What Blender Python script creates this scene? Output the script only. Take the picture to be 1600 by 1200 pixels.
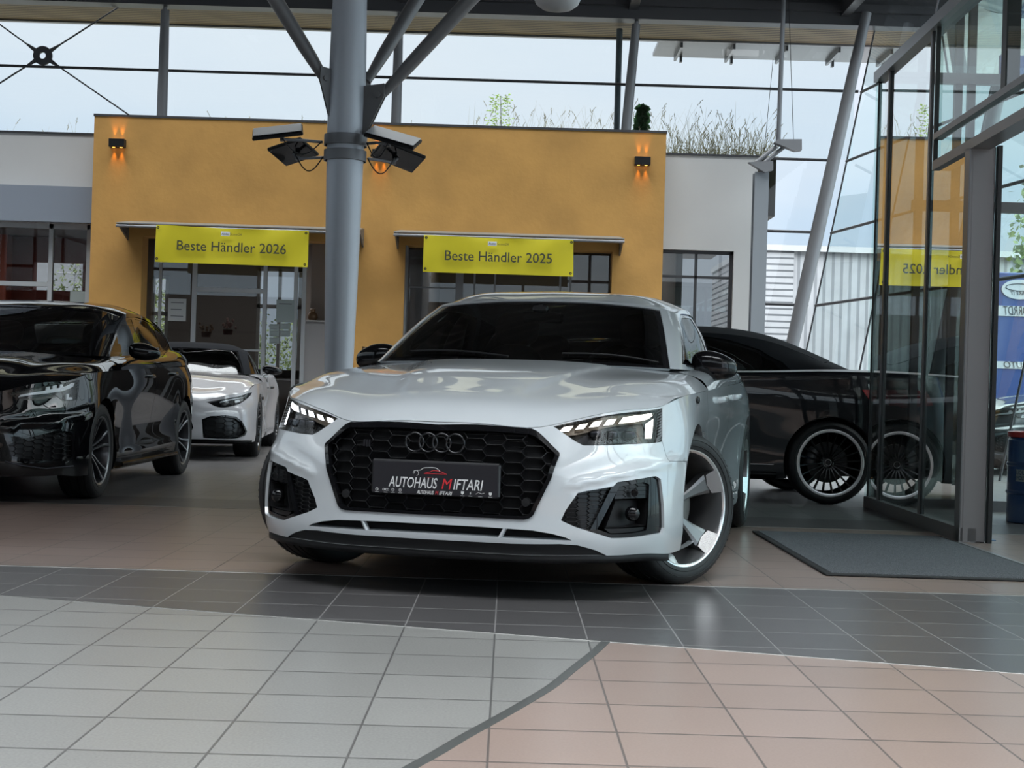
import bpy, math, random
import numpy as np
from math import sin,cos,pi,radians,sqrt,atan2
from mathutils import Matrix, Vector, Euler
from mathutils.geometry import delaunay_2d_cdt
SC=bpy.context.scene
for o in list(bpy.data.objects): bpy.data.objects.remove(o)
COL=SC.collection
random.seed(7)
# ---------- camera ----------
CAM_H=.83
cam=bpy.data.cameras.new('camera');cam.sensor_width=36;cam.lens=2224/1600*36;cam.clip_end=400
CAM=bpy.data.objects.new('camera',cam);COL.objects.link(CAM);SC.camera=CAM
_y,_p,_r=.002,.0035,.030
_f=Vector((sin(_y)*cos(_p),cos(_y)*cos(_p),sin(_p)));_rt=Vector((cos(_y),-sin(_y),0));_u=_rt.cross(_f)
_R=cos(_r)*_rt+sin(_r)*_u;_U=-sin(_r)*_rt+cos(_r)*_u
CAM.matrix_world=Matrix(((_R.x,_U.x,-_f.x,0),(_R.y,_U.y,-_f.y,0),(_R.z,_U.z,-_f.z,CAM_H),(0,0,0,1)))
# ---------- sky: bright overcast, brighter overhead ----------
W=bpy.data.worlds.new('World');SC.world=W;W.use_nodes=True
_n=W.node_tree.nodes;_l=W.node_tree.links;_n.clear()
_out=_n.new('ShaderNodeOutputWorld');_bg=_n.new('ShaderNodeBackground');_tc=_n.new('ShaderNodeTexCoord')
_sep=_n.new('ShaderNodeSeparateXYZ');_l.new(_tc.outputs['Generated'],_sep.inputs[0])
_ramp=_n.new('ShaderNodeValToRGB');_l.new(_sep.outputs['Z'],_ramp.inputs[0])
_e=_ramp.color_ramp.elements;_e[0].position=.0;_e[0].color=(.60,.76,.93,1);_e[1].position=.45;_e[1].color=(.97,.98,1.0,1)
_e.new(.12).color=(.60,.75,.93,1);_e.new(.22).color=(.80,.87,.98,1)
_nz=_n.new('ShaderNodeTexNoise');_nz.inputs['Scale'].default_value=3.0;_nz.inputs['Detail'].default_value=5
_mp=_n.new('ShaderNodeMapping');_mp.inputs['Scale'].default_value=(1,1,3);_l.new(_tc.outputs['Generated'],_mp.inputs[0]);_l.new(_mp.outputs[0],_nz.inputs[0])
_nr=_n.new('ShaderNodeMapRange');_nr.inputs[1].default_value=.35;_nr.inputs[2].default_value=.7;_nr.inputs[3].default_value=0;_nr.inputs[4].default_value=.75
_l.new(_nz.outputs[0],_nr.inputs[0])
_mx=_n.new('ShaderNodeMix');_mx.data_type='RGBA';_l.new(_nr.outputs[0],_mx.inputs[0]);_l.new(_ramp.outputs[0],_mx.inputs[6]);_mx.inputs[7].default_value=(.93,.95,1,1)
# overhead and behind the camera the cloud cover is thinner and much brighter
_mr=_n.new('ShaderNodeMapRange');_mr.interpolation_type='SMOOTHSTEP'
_mr.inputs[1].default_value=.28;_mr.inputs[2].default_value=.85;_mr.inputs[3].default_value=.95;_mr.inputs[4].default_value=7.5
_l.new(_sep.outputs['Z'],_mr.inputs[0])
_mb=_n.new('ShaderNodeMapRange');_mb.interpolation_type='SMOOTHSTEP'
_mb.inputs[1].default_value=.35;_mb.inputs[2].default_value=-.8;_mb.inputs[3].default_value=1;_mb.inputs[4].default_value=1.5
_l.new(_sep.outputs['Y'],_mb.inputs[0])
_mm=_n.new('ShaderNodeMath');_mm.operation='MULTIPLY';_l.new(_mr.outputs[0],_mm.inputs[0]);_l.new(_mb.outputs[0],_mm.inputs[1])
_ms=_n.new('ShaderNodeMapRange');_ms.interpolation_type='SMOOTHSTEP';_ms.inputs[1].default_value=.35;_ms.inputs[2].default_value=.9;_ms.inputs[3].default_value=1;_ms.inputs[4].default_value=2.0
_l.new(_sep.outputs['X'],_ms.inputs[0]);_m2=_n.new('ShaderNodeMath');_m2.operation='MULTIPLY';_l.new(_mm.outputs[0],_m2.inputs[0]);_l.new(_ms.outputs[0],_m2.inputs[1])
_l.new(_mx.outputs[2],_bg.inputs[0]);_l.new(_m2.outputs[0],_bg.inputs[1]);_l.new(_bg.outputs[0],_out.inputs[0])
# ---------- exposure ----------
SC.view_settings.view_transform='Standard';SC.view_settings.look='None'
SC.view_settings.exposure=0.12;SC.view_settings.gamma=1.0;SC.view_settings.use_curve_mapping=False
SC.cycles.use_denoising=True
SC.cycles.max_bounces=9;SC.cycles.diffuse_bounces=4;SC.cycles.glossy_bounces=5;SC.cycles.transmission_bounces=4;SC.cycles.transparent_max_bounces=16
SC.cycles.caustics_reflective=False;SC.cycles.caustics_refractive=False;SC.cycles.sample_clamp_indirect=6
# ---------- materials ----------
MAT={}
def nd(nt,t,**k):
    n=nt.nodes.new(t)
    for a,b in k.items(): setattr(n,a,b)
    return n
def pm(name,col,rough=.5,metal=0,coat=0,emit=None,es=1,spec=.5,noise=None,bump=None,coat_rough=.03,coat_ior=1.5):
    """principled material; noise=(scale,amount) varies the colour, bump=(scale,strength) roughens the surface"""
    if name in MAT: return MAT[name]
    m=bpy.data.materials.new(name);m.use_nodes=True;nt=m.node_tree;b=nt.nodes['Principled BSDF']
    b.inputs['Base Color'].default_value=(*col,1);b.inputs['Roughness'].default_value=rough;b.inputs['Metallic'].default_value=metal
    b.inputs['Coat Weight'].default_value=coat;b.inputs['Coat IOR'].default_value=coat_ior;b.inputs['Coat Roughness'].default_value=coat_rough;b.inputs['Specular IOR Level'].default_value=spec
    if emit: b.inputs['Emission Color'].default_value=(*emit,1);b.inputs['Emission Strength'].default_value=es
    tc=nd(nt,'ShaderNodeTexCoord')
    if noise:
        n=nd(nt,'ShaderNodeTexNoise');n.inputs['Scale'].default_value=noise[0];n.inputs['Detail'].default_value=5
        nt.links.new(tc.outputs['Object'],n.inputs[0])
        r=nd(nt,'ShaderNodeValToRGB');a=noise[1];r.color_ramp.elements[0].position=.3;r.color_ramp.elements[1].position=.7
        r.color_ramp.elements[0].color=(*[max(0,c*(1-a)) for c in col],1);r.color_ramp.elements[1].color=(*[min(1,c*(1+a)) for c in col],1)
        nt.links.new(n.outputs[0],r.inputs[0]);nt.links.new(r.outputs[0],b.inputs['Base Color'])
    if bump:
        n=nd(nt,'ShaderNodeTexNoise');n.inputs['Scale'].default_value=bump[0];n.inputs['Detail'].default_value=4;nt.links.new(tc.outputs['Object'],n.inputs[0])
        bp=nd(nt,'ShaderNodeBump');bp.inputs['Strength'].default_value=bump[1];bp.inputs['Distance'].default_value=.01
        nt.links.new(n.outputs[0],bp.inputs['Height']);nt.links.new(bp.outputs[0],b.inputs['Normal'])
    MAT[name]=m;return m
def thin_glass(name,tint=(.9,.97,.95),ior=1.5,boost=1.0,base=0.0,rough=0.0):
    """one-sheet glass: lets light straight through (tinted) and mirrors by Fresnel"""
    if name in MAT: return MAT[name]
    m=bpy.data.materials.new(name);m.use_nodes=True;nt=m.node_tree;nt.nodes.clear();L=nt.links.new
    o=nd(nt,'ShaderNodeOutputMaterial');t=nd(nt,'ShaderNodeBsdfTransparent');t.inputs[0].default_value=(*tint,1)
    g=nd(nt,'ShaderNodeBsdfGlossy');g.inputs['Roughness'].default_value=rough;g.inputs[0].default_value=(1,1,1,1)
    f=nd(nt,'ShaderNodeFresnel');f.inputs[0].default_value=ior
    mu=nd(nt,'ShaderNodeMath',operation='MULTIPLY_ADD',use_clamp=True);mu.inputs[1].default_value=boost;mu.inputs[2].default_value=base
    x=nd(nt,'ShaderNodeMixShader');L(f.outputs[0],mu.inputs[0]);L(mu.outputs[0],x.inputs[0]);L(t.outputs[0],x.inputs[1]);L(g.outputs[0],x.inputs[2]);L(x.outputs[0],o.inputs[0])
    MAT[name]=m;return m
# ---------- geometry ----------
class Geo:
    def __init__(s): s.V=[];s.F=[];s.N=[];s.M=[];s.n=0
    def add(s,V,F,N=None,m=0):
        V=np.array(V,float).reshape(-1,3)
        if len(V)==0: return s
        if N is None:
            N=np.zeros_like(V)
            for f in F:
                p=V[list(f)];c=np.zeros(3)
                for i in range(len(f)): c+=np.cross(p[i],p[(i+1)%len(f)])
                for i in f: N[i]+=c
            l=np.linalg.norm(N,axis=1,keepdims=True);N=N/np.maximum(l,1e-12)
        s.V.append(V);s.N.append(np.array(N,float));s.F+= [tuple(int(i)+s.n for i in f) for f in F];s.M+=[m]*len(F);s.n+=len(V);return s
    def addf(s,V,F,m=0):
        for f in F: s.face([V[i] for i in f],m)
        return s
    def merge(s,g,m=None):
        for V,N in zip(g.V,g.N): s.V.append(V);s.N.append(N)
        s.F+=[tuple(i+s.n for i in f) for f in g.F];s.M+=g.M if m is None else [m]*len(g.F);s.n+=g.n;return s
    def mirrored(s):
        g=Geo();g.V=[v*[-1,1,1] for v in s.V];g.N=[v*[-1,1,1] for v in s.N];g.F=[f[::-1] for f in s.F];g.M=list(s.M);g.n=s.n;return g
    def both(s): return s.merge(s.mirrored())
    def xf(s,M):
        M=np.array(M);R=M[:3,:3];Ri=np.linalg.inv(R).T
        s.V=[v@R.T+M[:3,3] for v in s.V];N=[]
        for n in s.N:
            q=n@Ri.T;N.append(q/np.maximum(np.linalg.norm(q,axis=1,keepdims=True),1e-12))
        s.N=N
        if np.linalg.det(R)<0: s.F=[f[::-1] for f in s.F]
        return s
    def face(s,pts,m=0): return s.add(pts,[tuple(range(len(pts)))],m=m)
    def box(s,a,b,m=0):
        x0,y0,z0=[min(p,q) for p,q in zip(a,b)];x1,y1,z1=[max(p,q) for p,q in zip(a,b)]
        c=[(x0,y0,z0),(x1,y0,z0),(x1,y1,z0),(x0,y1,z0),(x0,y0,z1),(x1,y0,z1),(x1,y1,z1),(x0,y1,z1)]
        for f in ((3,2,1,0),(4,5,6,7),(0,1,5,4),(1,2,6,5),(2,3,7,6),(3,0,4,7)): s.face([c[i] for i in f],m)
        return s
    def bbox(s,a,b,r=.004,m=0):
        """box with chamfered edges"""
        a=np.array(a,float);b=np.array(b,float);lo=np.minimum(a,b);hi=np.maximum(a,b);r=min(r,.45*(hi-lo).min())
        for ax in range(3):
            u,v=(ax+1)%3,(ax+2)%3
            for sd in (0,1):
                q=[]
                for du,dv in ((0,0),(1,0),(1,1),(0,1)):
                    p=np.zeros(3);p[ax]=hi[ax] if sd else lo[ax];p[u]=hi[u]-r if du else lo[u]+r;p[v]=hi[v]-r if dv else lo[v]+r;q.append(p)
                s.face(q if sd else q[::-1],m)
            for su in (0,1):
                for sv in (0,1):
                    q=[]
                    for t in (0,1):
                        for k in (0,1):
                            p=np.zeros(3);p[ax]=(hi[ax]-r) if (t^k) else (lo[ax]+r)
                            U=hi[u] if su else lo[u];Vv=hi[v] if sv else lo[v];iu=U-r if su else U+r;iv=Vv-r if sv else Vv+r
                            if t==0: p[u]=U;p[v]=iv
                            else: p[u]=iu;p[v]=Vv
                            q.append(p)
                    s.face(q if su==sv else q[::-1],m)
        return s
    def tube(s,path,r,n=10,cap=True,m=0,closed=False):
        P=np.array(path,float);K=len(P);r=np.broadcast_to(r,(K,)) if np.ndim(r) else np.full(K,r)
        T=np.zeros_like(P)
        for i in range(K):
            a=P[(i-1)%K] if closed or i>0 else P[i];b=P[(i+1)%K] if closed or i<K-1 else P[i];T[i]=(b-a)/max(np.linalg.norm(b-a),1e-9)
        up=np.array([0,0,1.]) if abs(T[0][2])<.9 else np.array([1.,0,0]);x=np.cross(T[0],up);x/=np.linalg.norm(x);V=[];N=[]
        for i in range(K):
            x=x-T[i]*np.dot(x,T[i]);x/=np.linalg.norm(x);y=np.cross(T[i],x)
            for j in range(n):
                a=2*pi*j/n;d=cos(a)*x+sin(a)*y;V.append(P[i]+d*r[i]);N.append(d)
        F=[]
        for i in range(K if closed else K-1):
            for j in range(n): a=i*n+j;b=i*n+(j+1)%n;c=((i+1)%K)*n+(j+1)%n;d=((i+1)%K)*n+j;F.append((a,b,c,d))
        s.add(V,F,N,m)
        if cap and not closed:
            s.face(V[:n][::-1],m);s.face(V[-n:],m)
        return s
    def lathe(s,prof,n=48,axis='z',c=(0,0,0),m=0,a0=0,a1=2*pi,smooth=True):
        """prof: (radius, height) list turned about an axis through c"""
        full=abs(a1-a0-2*pi)<1e-6;k=n if full else n+1;P=np.array(prof,float)
        def pt(r,h,a):
            q=(r*cos(a),r*sin(a),h)
            if axis=='x': q=(h,r*cos(a),r*sin(a))
            if axis=='y': q=(r*sin(a),h,r*cos(a))
            return (q[0]+c[0],q[1]+c[1],q[2]+c[2])
        def seg(pr_):
            V=[pt(r,h,a0+(a1-a0)*j/n) for r,h in pr_ for j in range(k)];F=[]
            for i in range(len(pr_)-1):
                for j in range(n): a=i*k+j;b=i*k+(j+1)%k;F.append((a,b,b+k,a+k))
            s.add(V,F,None,m)
        # split the profile at sharp corners so that they shade crisply
        run=[P[0]]
        for i in range(1,len(P)):
            run.append(P[i])
            if i==len(P)-1: seg(run);break
            d0=P[i]-P[i-1];d1=P[i+1]-P[i];cs=np.dot(d0,d1)/max(np.linalg.norm(d0)*np.linalg.norm(d1),1e-12)
            if cs<.8 or not smooth: seg(run);run=[P[i]]
        return s
    def prism(s,poly,h0,h1,axis='z',m=0,n=None):
        """2D polygon extruded along an axis (axis y: poly is x,z; axis x: poly is y,z)"""
        p=[tuple(q) for q in poly];A=sum(p[i][0]*p[(i+1)%len(p)][1]-p[(i+1)%len(p)][0]*p[i][1] for i in range(len(p)))
        if A<0: p=p[::-1]
        def P(q,h): return (q[0],q[1],h) if axis=='z' else ((q[0],h,q[1]) if axis=='y' else (h,q[0],q[1]))
        flip=(axis=='y')
        def fc(l): s.face(l[::-1] if flip else l,m)
        if h0>h1: h0,h1=h1,h0
        fc([P(q,h1) for q in p]);fc([P(q,h0) for q in p][::-1])
        for i in range(len(p)):
            a,b=p[i],p[(i+1)%len(p)];fc([P(a,h0),P(b,h0),P(b,h1),P(a,h1)])
        return s
    def grid(s,P,m=0,flip=False,N=None):
        P=np.array(P,float);a,b=P.shape[:2];F=[]
        for i in range(a-1):
            for j in range(b-1):
                f=(i*b+j,(i+1)*b+j,(i+1)*b+j+1,i*b+j+1);F.append(f[::-1] if flip else f)
        return s.add(P.reshape(-1,3),F,N,m)
    def arrays(s):
        return (np.concatenate(s.V) if s.V else np.zeros((0,3))),s.F,(np.concatenate(s.N) if s.N else np.zeros((0,3)))
def obj(name,g,mat,parent=None,loc=None,rot=None):
    V,F,N=g.arrays();me=bpy.data.meshes.new(name);me.from_pydata(V.tolist(),[],F)
    ms=mat if isinstance(mat,(list,tuple)) else [mat]
    for m in ms: me.materials.append(m)
    if len(ms)>1: me.polygons.foreach_set('material_index',np.array(g.M,dtype=np.int32))
    me.polygons.foreach_set('use_smooth',np.ones(len(F),bool))
    if len(F): me.normals_split_custom_set_from_vertices(N.tolist())
    me.update()
    o=bpy.data.objects.new(name,me);COL.objects.link(o)
    if parent: o.parent=parent
    if loc is not None: o.location=loc
    if rot is not None: o.rotation_euler=rot
    return o
def pair(name,g,mat,parent):
    return obj(name,g,mat,parent),obj(name,g.mirrored(),mat,parent)
def tag(o,label=None,cat=None,group=None,kind=None):
    if label: o['label']=label
    if cat: o['category']=cat
    if group: o['group']=group
    if kind: o['kind']=kind
    return o
def thing(name,label,cat,loc=(0,0,0),rotz=0,group=None):
    o=bpy.data.objects.new(name,None);COL.objects.link(o);o.location=loc;o.rotation_euler=(0,0,rotz);o.empty_display_size=.2
    return tag(o,label,cat,group)
def struct(name,g,m,label=None): 
    o=obj(name,g,m);o['kind']='structure'
    if label: o['label']=label
    return o
def copy_tree(o,parent=None):
    c=o.copy();COL.objects.link(c);c.parent=parent
    for ch in [x for x in list(bpy.data.objects) if x.parent==o]: copy_tree(ch,c)
    return c
def text_geo(txt,size,depth=.001,shear=0.0,align='CENTER',width=None,space=1.0,bold=0.0):
    """lettering lying in the x-z plane facing -y, centred"""
    cu=bpy.data.curves.new('t','FONT');cu.body=txt;cu.size=size;cu.shear=shear;cu.align_x=align;cu.align_y='CENTER';cu.extrude=depth/2;cu.space_character=space;cu.resolution_u=3;cu.offset=bold*size
    o=bpy.data.objects.new('t',cu);COL.objects.link(o);dg=bpy.context.evaluated_depsgraph_get();me=bpy.data.meshes.new_from_object(o.evaluated_get(dg))
    V=np.array([v.co[:] for v in me.vertices]) if len(me.vertices) else np.zeros((0,3));F=[tuple(p.vertices) for p in me.polygons]
    bpy.data.objects.remove(o);bpy.data.curves.remove(cu);bpy.data.meshes.remove(me)
    g=Geo()
    if len(V)==0: return g
    if width: V[:,0]*=width/(V[:,0].max()-V[:,0].min())
    for f in F: g.face([(V[i][0],-V[i][2],V[i][1]) for i in f])
    return g
# ---------- smooth interpolated surface nets (numpy) ----------
def spline_basis(t):
    """returns f(q)->(len(q),n) rows of weights of the natural C2 cubic spline through knots t"""
    t=np.asarray(t,float);n=len(t);h=np.diff(t)
    A=np.zeros((n,n));B=np.zeros((n,n))
    A[0,0]=A[-1,-1]=1
    for i in range(1,n-1):
        A[i,i-1]=h[i-1];A[i,i]=2*(h[i-1]+h[i]);A[i,i+1]=h[i]
        B[i,i-1]+=6/h[i-1];B[i,i]-=6/h[i-1]+6/h[i];B[i,i+1]+=6/h[i]
    M=np.linalg.solve(A,B)
    def f(q):
        q=np.clip(np.asarray(q,float),t[0],t[-1]);k=np.clip(np.searchsorted(t,q,side='right')-1,0,n-2)
        W=np.zeros((len(q),n));r=np.arange(len(q));hk=h[k];a=(t[k+1]-q)/hk;b=(q-t[k])/hk
        W[r,k]+=a;W[r,k+1]+=b
        W+=((a**3-a)*hk**2/6)[:,None]*M[k]+((b**3-b)*hk**2/6)[:,None]*M[k+1]
        return W
    return f
class Net:
    """points[i][j]: i along u, j along v. sym: i=0 lies on x=0 and the net is mirrored for smoothness there."""
    def __init__(s,pts,sym=True,symv=False):
        P=np.array(pts,float);s.own=P
        s.off=0
        if sym:
            Q=P[1:][::-1].copy();Q[...,0]*=-1;P=np.concatenate([Q,P]);s.off=len(Q)
        s.P=P
        du=np.linalg.norm(np.diff(P,axis=0),axis=2).mean(1);s.tu=np.r_[0,np.cumsum(du)];s.tu-=s.tu[s.off]
        dv=np.linalg.norm(np.diff(P,axis=1),axis=2).mean(0);s.tv=np.r_[0,np.cumsum(dv)]
        s.bu=spline_basis(s.tu);s.bv=spline_basis(s.tv)
        s.U=s.tu[-1];s.V=s.tv[-1];s.disp=None
        gu=np.linspace(0,s.U,161);gv=np.linspace(0,s.V,49)
        a,b=np.meshgrid(gu,gv,indexing='ij');s.guv=np.c_[a.ravel(),b.ravel()];s.gp=s.raw(s.guv)
    def raw(s,uv):
        uv=np.atleast_2d(uv);return np.einsum('qn,nmk,qm->qk',s.bu(uv[:,0]),s.P,s.bv(uv[:,1]),optimize=True)
    def nraw(s,uv,e=2e-3):
        uv=np.atleast_2d(uv).astype(float)
        a=uv.copy();a[:,0]=np.clip(uv[:,0]+e,-s.U,s.U);b=uv.copy();b[:,0]=np.clip(uv[:,0]-e,-s.U,s.U)
        c=uv.copy();c[:,1]=np.clip(uv[:,1]+e,0,s.V);d=uv.copy();d[:,1]=np.clip(uv[:,1]-e,0,s.V)
        n=np.cross(s.raw(a)-s.raw(b),s.raw(c)-s.raw(d));l=np.linalg.norm(n,axis=1,keepdims=True);return n/np.maximum(l,1e-12)
    def sgn(s):
        if not hasattr(s,'_sg'):
            m=np.array([[s.U*.5,s.V*.5]]);n=s.nraw(m)[0];c=s.gp.mean(0);c[0]=0;s._sg=1 if np.dot(n,s.raw(m)[0]-c)>0 else -1
        return s._sg
    def at(s,uv,off=0.0):
        uv=np.atleast_2d(uv);p=s.raw(uv);d=np.zeros(len(uv))+off
        if s.disp is not None: d=d+s.disp(uv,p)
        if np.any(d!=0): p=p+s.nraw(uv)*s.sgn()*d[:,None]
        return p
    def normal(s,uv,off=0.0,e=3e-3):
        if s.disp is None: return s.nraw(uv)*s.sgn()
        uv=np.atleast_2d(uv).astype(float)
        a=uv.copy();a[:,0]=np.clip(uv[:,0]+e,-s.U,s.U);b=uv.copy();b[:,0]=np.clip(uv[:,0]-e,-s.U,s.U)
        c=uv.copy();c[:,1]=np.clip(uv[:,1]+e,0,s.V);d=uv.copy();d[:,1]=np.clip(uv[:,1]-e,0,s.V)
        n=np.cross(s.at(a)-s.at(b),s.at(c)-s.at(d))*s.sgn();l=np.linalg.norm(n,axis=1,keepdims=True);return n/np.maximum(l,1e-12)
    def inv(s,pts,axes='xyz',urange=None):
        """parameters (u,v) of the points whose coordinates on the given axes match"""
        ax=['xyz'.index(c) for c in axes];T=np.atleast_2d(np.array(pts,float))
        ok=np.ones(len(s.guv),bool)
        if urange: ok=(s.guv[:,0]>=urange[0])&(s.guv[:,0]<=urange[1])
        G=s.gp[ok][:,ax];UV=s.guv[ok];out=[]
        for q in T:
            i=np.argmin(((G-q)**2).sum(1));uv=UV[i].copy()
            for _ in range(12):
                e=1e-4;p0=s.raw(uv[None])[0][ax];
                ju=(s.raw(uv[None]+[[e,0]])[0][ax]-p0)/e;jv=(s.raw(uv[None]+[[0,e]])[0][ax]-p0)/e
                if uv[0]>=s.U-e: ju=(p0-s.raw(uv[None]-[[e,0]])[0][ax])/e
                if uv[1]>=s.V-e: jv=(p0-s.raw(uv[None]-[[0,e]])[0][ax])/e
                st,*_=np.linalg.lstsq(np.c_[ju,jv],q-p0,rcond=None);l=np.linalg.norm(st)
                if l>.05: st*=.05/l
                uv=uv+st;uv[0]=min(max(uv[0],0),s.U);uv[1]=min(max(uv[1],0),s.V)
                if l<1e-6: break
            out.append(uv)
        return np.array(out)
def curve(pts,n=8,closed=False,corners=()):
    """Catmull-Rom through pts (any dimension); indices in corners stay sharp"""
    P=np.array(pts,float);N=len(P);out=[]
    segs=N if closed else N-1
    for i in range(segs):
        a=P[i];b=P[(i+1)%N]
        p=P[i-1] if (closed or i>0) and i not in corners else a+(a-b)
        q=P[(i+2)%N] if (closed or i+2<N) and (i+1)%N not in corners else b+(b-a)
        for t in np.linspace(0,1,n,endpoint=False):
            out.append(.5*((2*a)+(b-p)*t+(2*p-5*a+4*b-q)*t*t+(3*a-p-3*b+q)*t**3))
    if not closed: out.append(P[-1])
    return np.array(out)
def resample(P,step,closed=True):
    P=np.array(P,float);Q=np.vstack([P,P[:1]]) if closed else P;out=[]
    for a,b in zip(Q[:-1],Q[1:]):
        k=max(1,int(math.ceil(np.linalg.norm(b-a)/step)))
        for t in range(k): out.append(a+(b-a)*t/k)
    if not closed: out.append(Q[-1])
    return np.array(out)
def inside(poly,pts):
    poly=np.asarray(poly);pts=np.atleast_2d(pts);x,y=pts[:,0],pts[:,1];r=np.zeros(len(pts),bool)
    x0,y0=poly[:,0],poly[:,1];x1,y1=np.roll(x0,-1),np.roll(y0,-1)
    for a,b,c,d in zip(x0,y0,x1,y1):
        if b==d: continue
        m=((b>y)!=(d>y));xi=(c-a)*(y-b)/(d-b)+a;r^=m&(x<xi)
    return r
def inset(poly,d):
    """moves each vertex of a closed 2D polygon inwards by d"""
    P=np.asarray(poly,float);A=np.sum(P[:,0]*np.roll(P[:,1],-1)-np.roll(P[:,0],-1)*P[:,1]);s=1 if A>0 else -1
    e=np.roll(P,-1,0)-P;e/=np.maximum(np.linalg.norm(e,axis=1,keepdims=True),1e-9);n=np.c_[-e[:,1],e[:,0]]*s
    m=n+np.roll(n,1,0);l=np.linalg.norm(m,axis=1,keepdims=True);m/=np.maximum(l,1e-6);c=np.clip((m*n).sum(1,keepdims=True),.45,1)
    return P+m*d/c
# ---------- panels cut out of a net ----------
def patch(net,outer,holes=(),step=.03,off=0.0,m=0,g=None):
    """the part of a net inside outer and outside the holes (all in u,v), as a triangulated panel"""
    g=g if g is not None else Geo();outer=np.asarray(outer,float)
    co=[];ed=[]
    for poly in [outer]+[np.asarray(h,float) for h in holes]:
        q=resample(poly,step);b=len(co);co+=q.tolist();ed+=[(b+i,b+(i+1)%len(q)) for i in range(len(q))]
    C=np.array(co);lo=outer.min(0);hi=outer.max(0)
    xs=np.arange(lo[0]+step*.5,hi[0],step);ys=np.arange(lo[1]+step*.5,hi[1],step)
    if len(xs) and len(ys):
        a,b=np.meshgrid(xs,ys,indexing='ij');G=np.c_[a.ravel(),b.ravel()];k=inside(outer,G)
        for h in holes: k&=~inside(h,G)
        G=G[k];keep=[]
        for i in range(0,len(G),4000):
            d=((G[i:i+4000,None,:]-C[None])**2).sum(2).min(1);keep.append(d>(step*.45)**2)
        if len(G): co+=G[np.concatenate(keep)].tolist()
    r=delaunay_2d_cdt([Vector(c) for c in co],ed,[],0,1e-6)
    UV=np.array([v[:] for v in r[0]]);F=[tuple(f) for f in r[2]]
    if not F: return g
    cen=np.array([UV[list(f)].mean(0) for f in F]);k=inside(outer,cen)
    for h in holes: k&=~inside(h,cen)
    F=[f for f,t in zip(F,k) if t];used=sorted({i for f in F for i in f});mp={i:j for j,i in enumerate(used)}
    F=[tuple(mp[i] for i in f) for f in F];UV=UV[used];UV[:,1]=np.clip(UV[:,1],0,net.V);UV[:,0]=np.clip(UV[:,0],-net.U,net.U)
    P=net.at(UV,off);N=net.normal(UV)
    if F:
        A=P[[f[0] for f in F]];B=P[[f[1] for f in F]];Cc=P[[f[2] for f in F]];cr=np.cross(B-A,Cc-A);nn=N[[f[0] for f in F]]
        F=[f if s>=0 else f[::-1] for f,s in zip(F,(cr*nn).sum(1))]
    return g.add(P,F,N,m)
def wall(net,poly,d0,d1,step=.02,closed=True,m=0,g=None,vec=None,skip=None):
    """a return edge along a line on the net, from offset d0 to offset d1 (or pushed along vec)"""
    g=g if g is not None else Geo();q=resample(poly,step,closed)
    if closed: q=np.vstack([q,q[:1]])
    q=q.copy();q[:,1]=np.clip(q[:,1],0,net.V)
    A=net.at(q,d0);B=net.at(q,d1) if vec is None else A+np.array(vec)
    for i in range(len(q)-1):
        if skip and skip(.5*(A[i]+A[i+1])): continue
        g.add([A[i],A[i+1],B[i+1],B[i]],[(0,1,2,3)],None,m)
    return g
def line_on(net,uv,r=.0015,off=.0005,m=0,g=None,step=.03,n=6):
    """a thin round bead lying along a line on the net"""
    g=g if g is not None else Geo();q=resample(uv,step,False);return g.tube(net.at(q,off),r,n,m=m)
def seam(net,uv,w=.004,off=.0008,m=0,g=None,step=.03):
    """a flat strip of width w along a line on the net"""
    g=g if g is not None else Geo();q=resample(uv,step,False);P=net.at(q,off);N=net.normal(q);T_=np.gradient(P,axis=0)
    S=np.cross(N,T_);S/=np.maximum(np.linalg.norm(S,axis=1,keepdims=True),1e-9)
    return g.grid([[P[i]-S[i]*w/2,P[i]+S[i]*w/2] for i in range(len(P))],m=m,N=np.repeat(N,2,0))
# ---------- things shared by the cars ----------
def blob(c,r,p=2.5,nu=24,nv=14,g=None,m=0,R=None,shape=None):
    """superellipsoid; shape(P) may bend it before it is placed"""
    g=g if g is not None else Geo();f=lambda w,e:math.copysign(abs(w)**e,w);e=2/p;P=[]
    for i in range(nv+1):
        a=-pi/2+pi*i/nv;row=[]
        for j in range(nu+1):
            b=2*pi*j/nu;row.append((f(cos(a),e)*f(cos(b),e)*r[0],f(cos(a),e)*f(sin(b),e)*r[1],f(sin(a),e)*r[2]))
        P.append(row)
    P=np.array(P)
    if shape: P=shape(P)
    if R is not None: P=P@np.array(R).T
    h=Geo();h.grid(P+np.array(c),m=m,flip=True)
    # weld the shading across the seam of the grid
    V=h.V[0];N=h.N[0];k=nu+1
    for i in range(nv+1):
        a=i*k;b=i*k+nu;s=N[a]+N[b];s/=max(np.linalg.norm(s),1e-9);N[a]=N[b]=s
    for i in (0,nv):
        s=N[i*k:(i+1)*k].sum(0);s/=max(np.linalg.norm(s),1e-9);N[i*k:(i+1)*k]=s
    return g.merge(h)
def superloop(cx,cz,rx,rz,n=24,p=2):
    f=lambda w:math.copysign(abs(w)**(2/p),w);return [(cx+rx*f(cos(2*pi*i/n)),cz+rz*f(sin(2*pi*i/n))) for i in range(n)]
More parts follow.
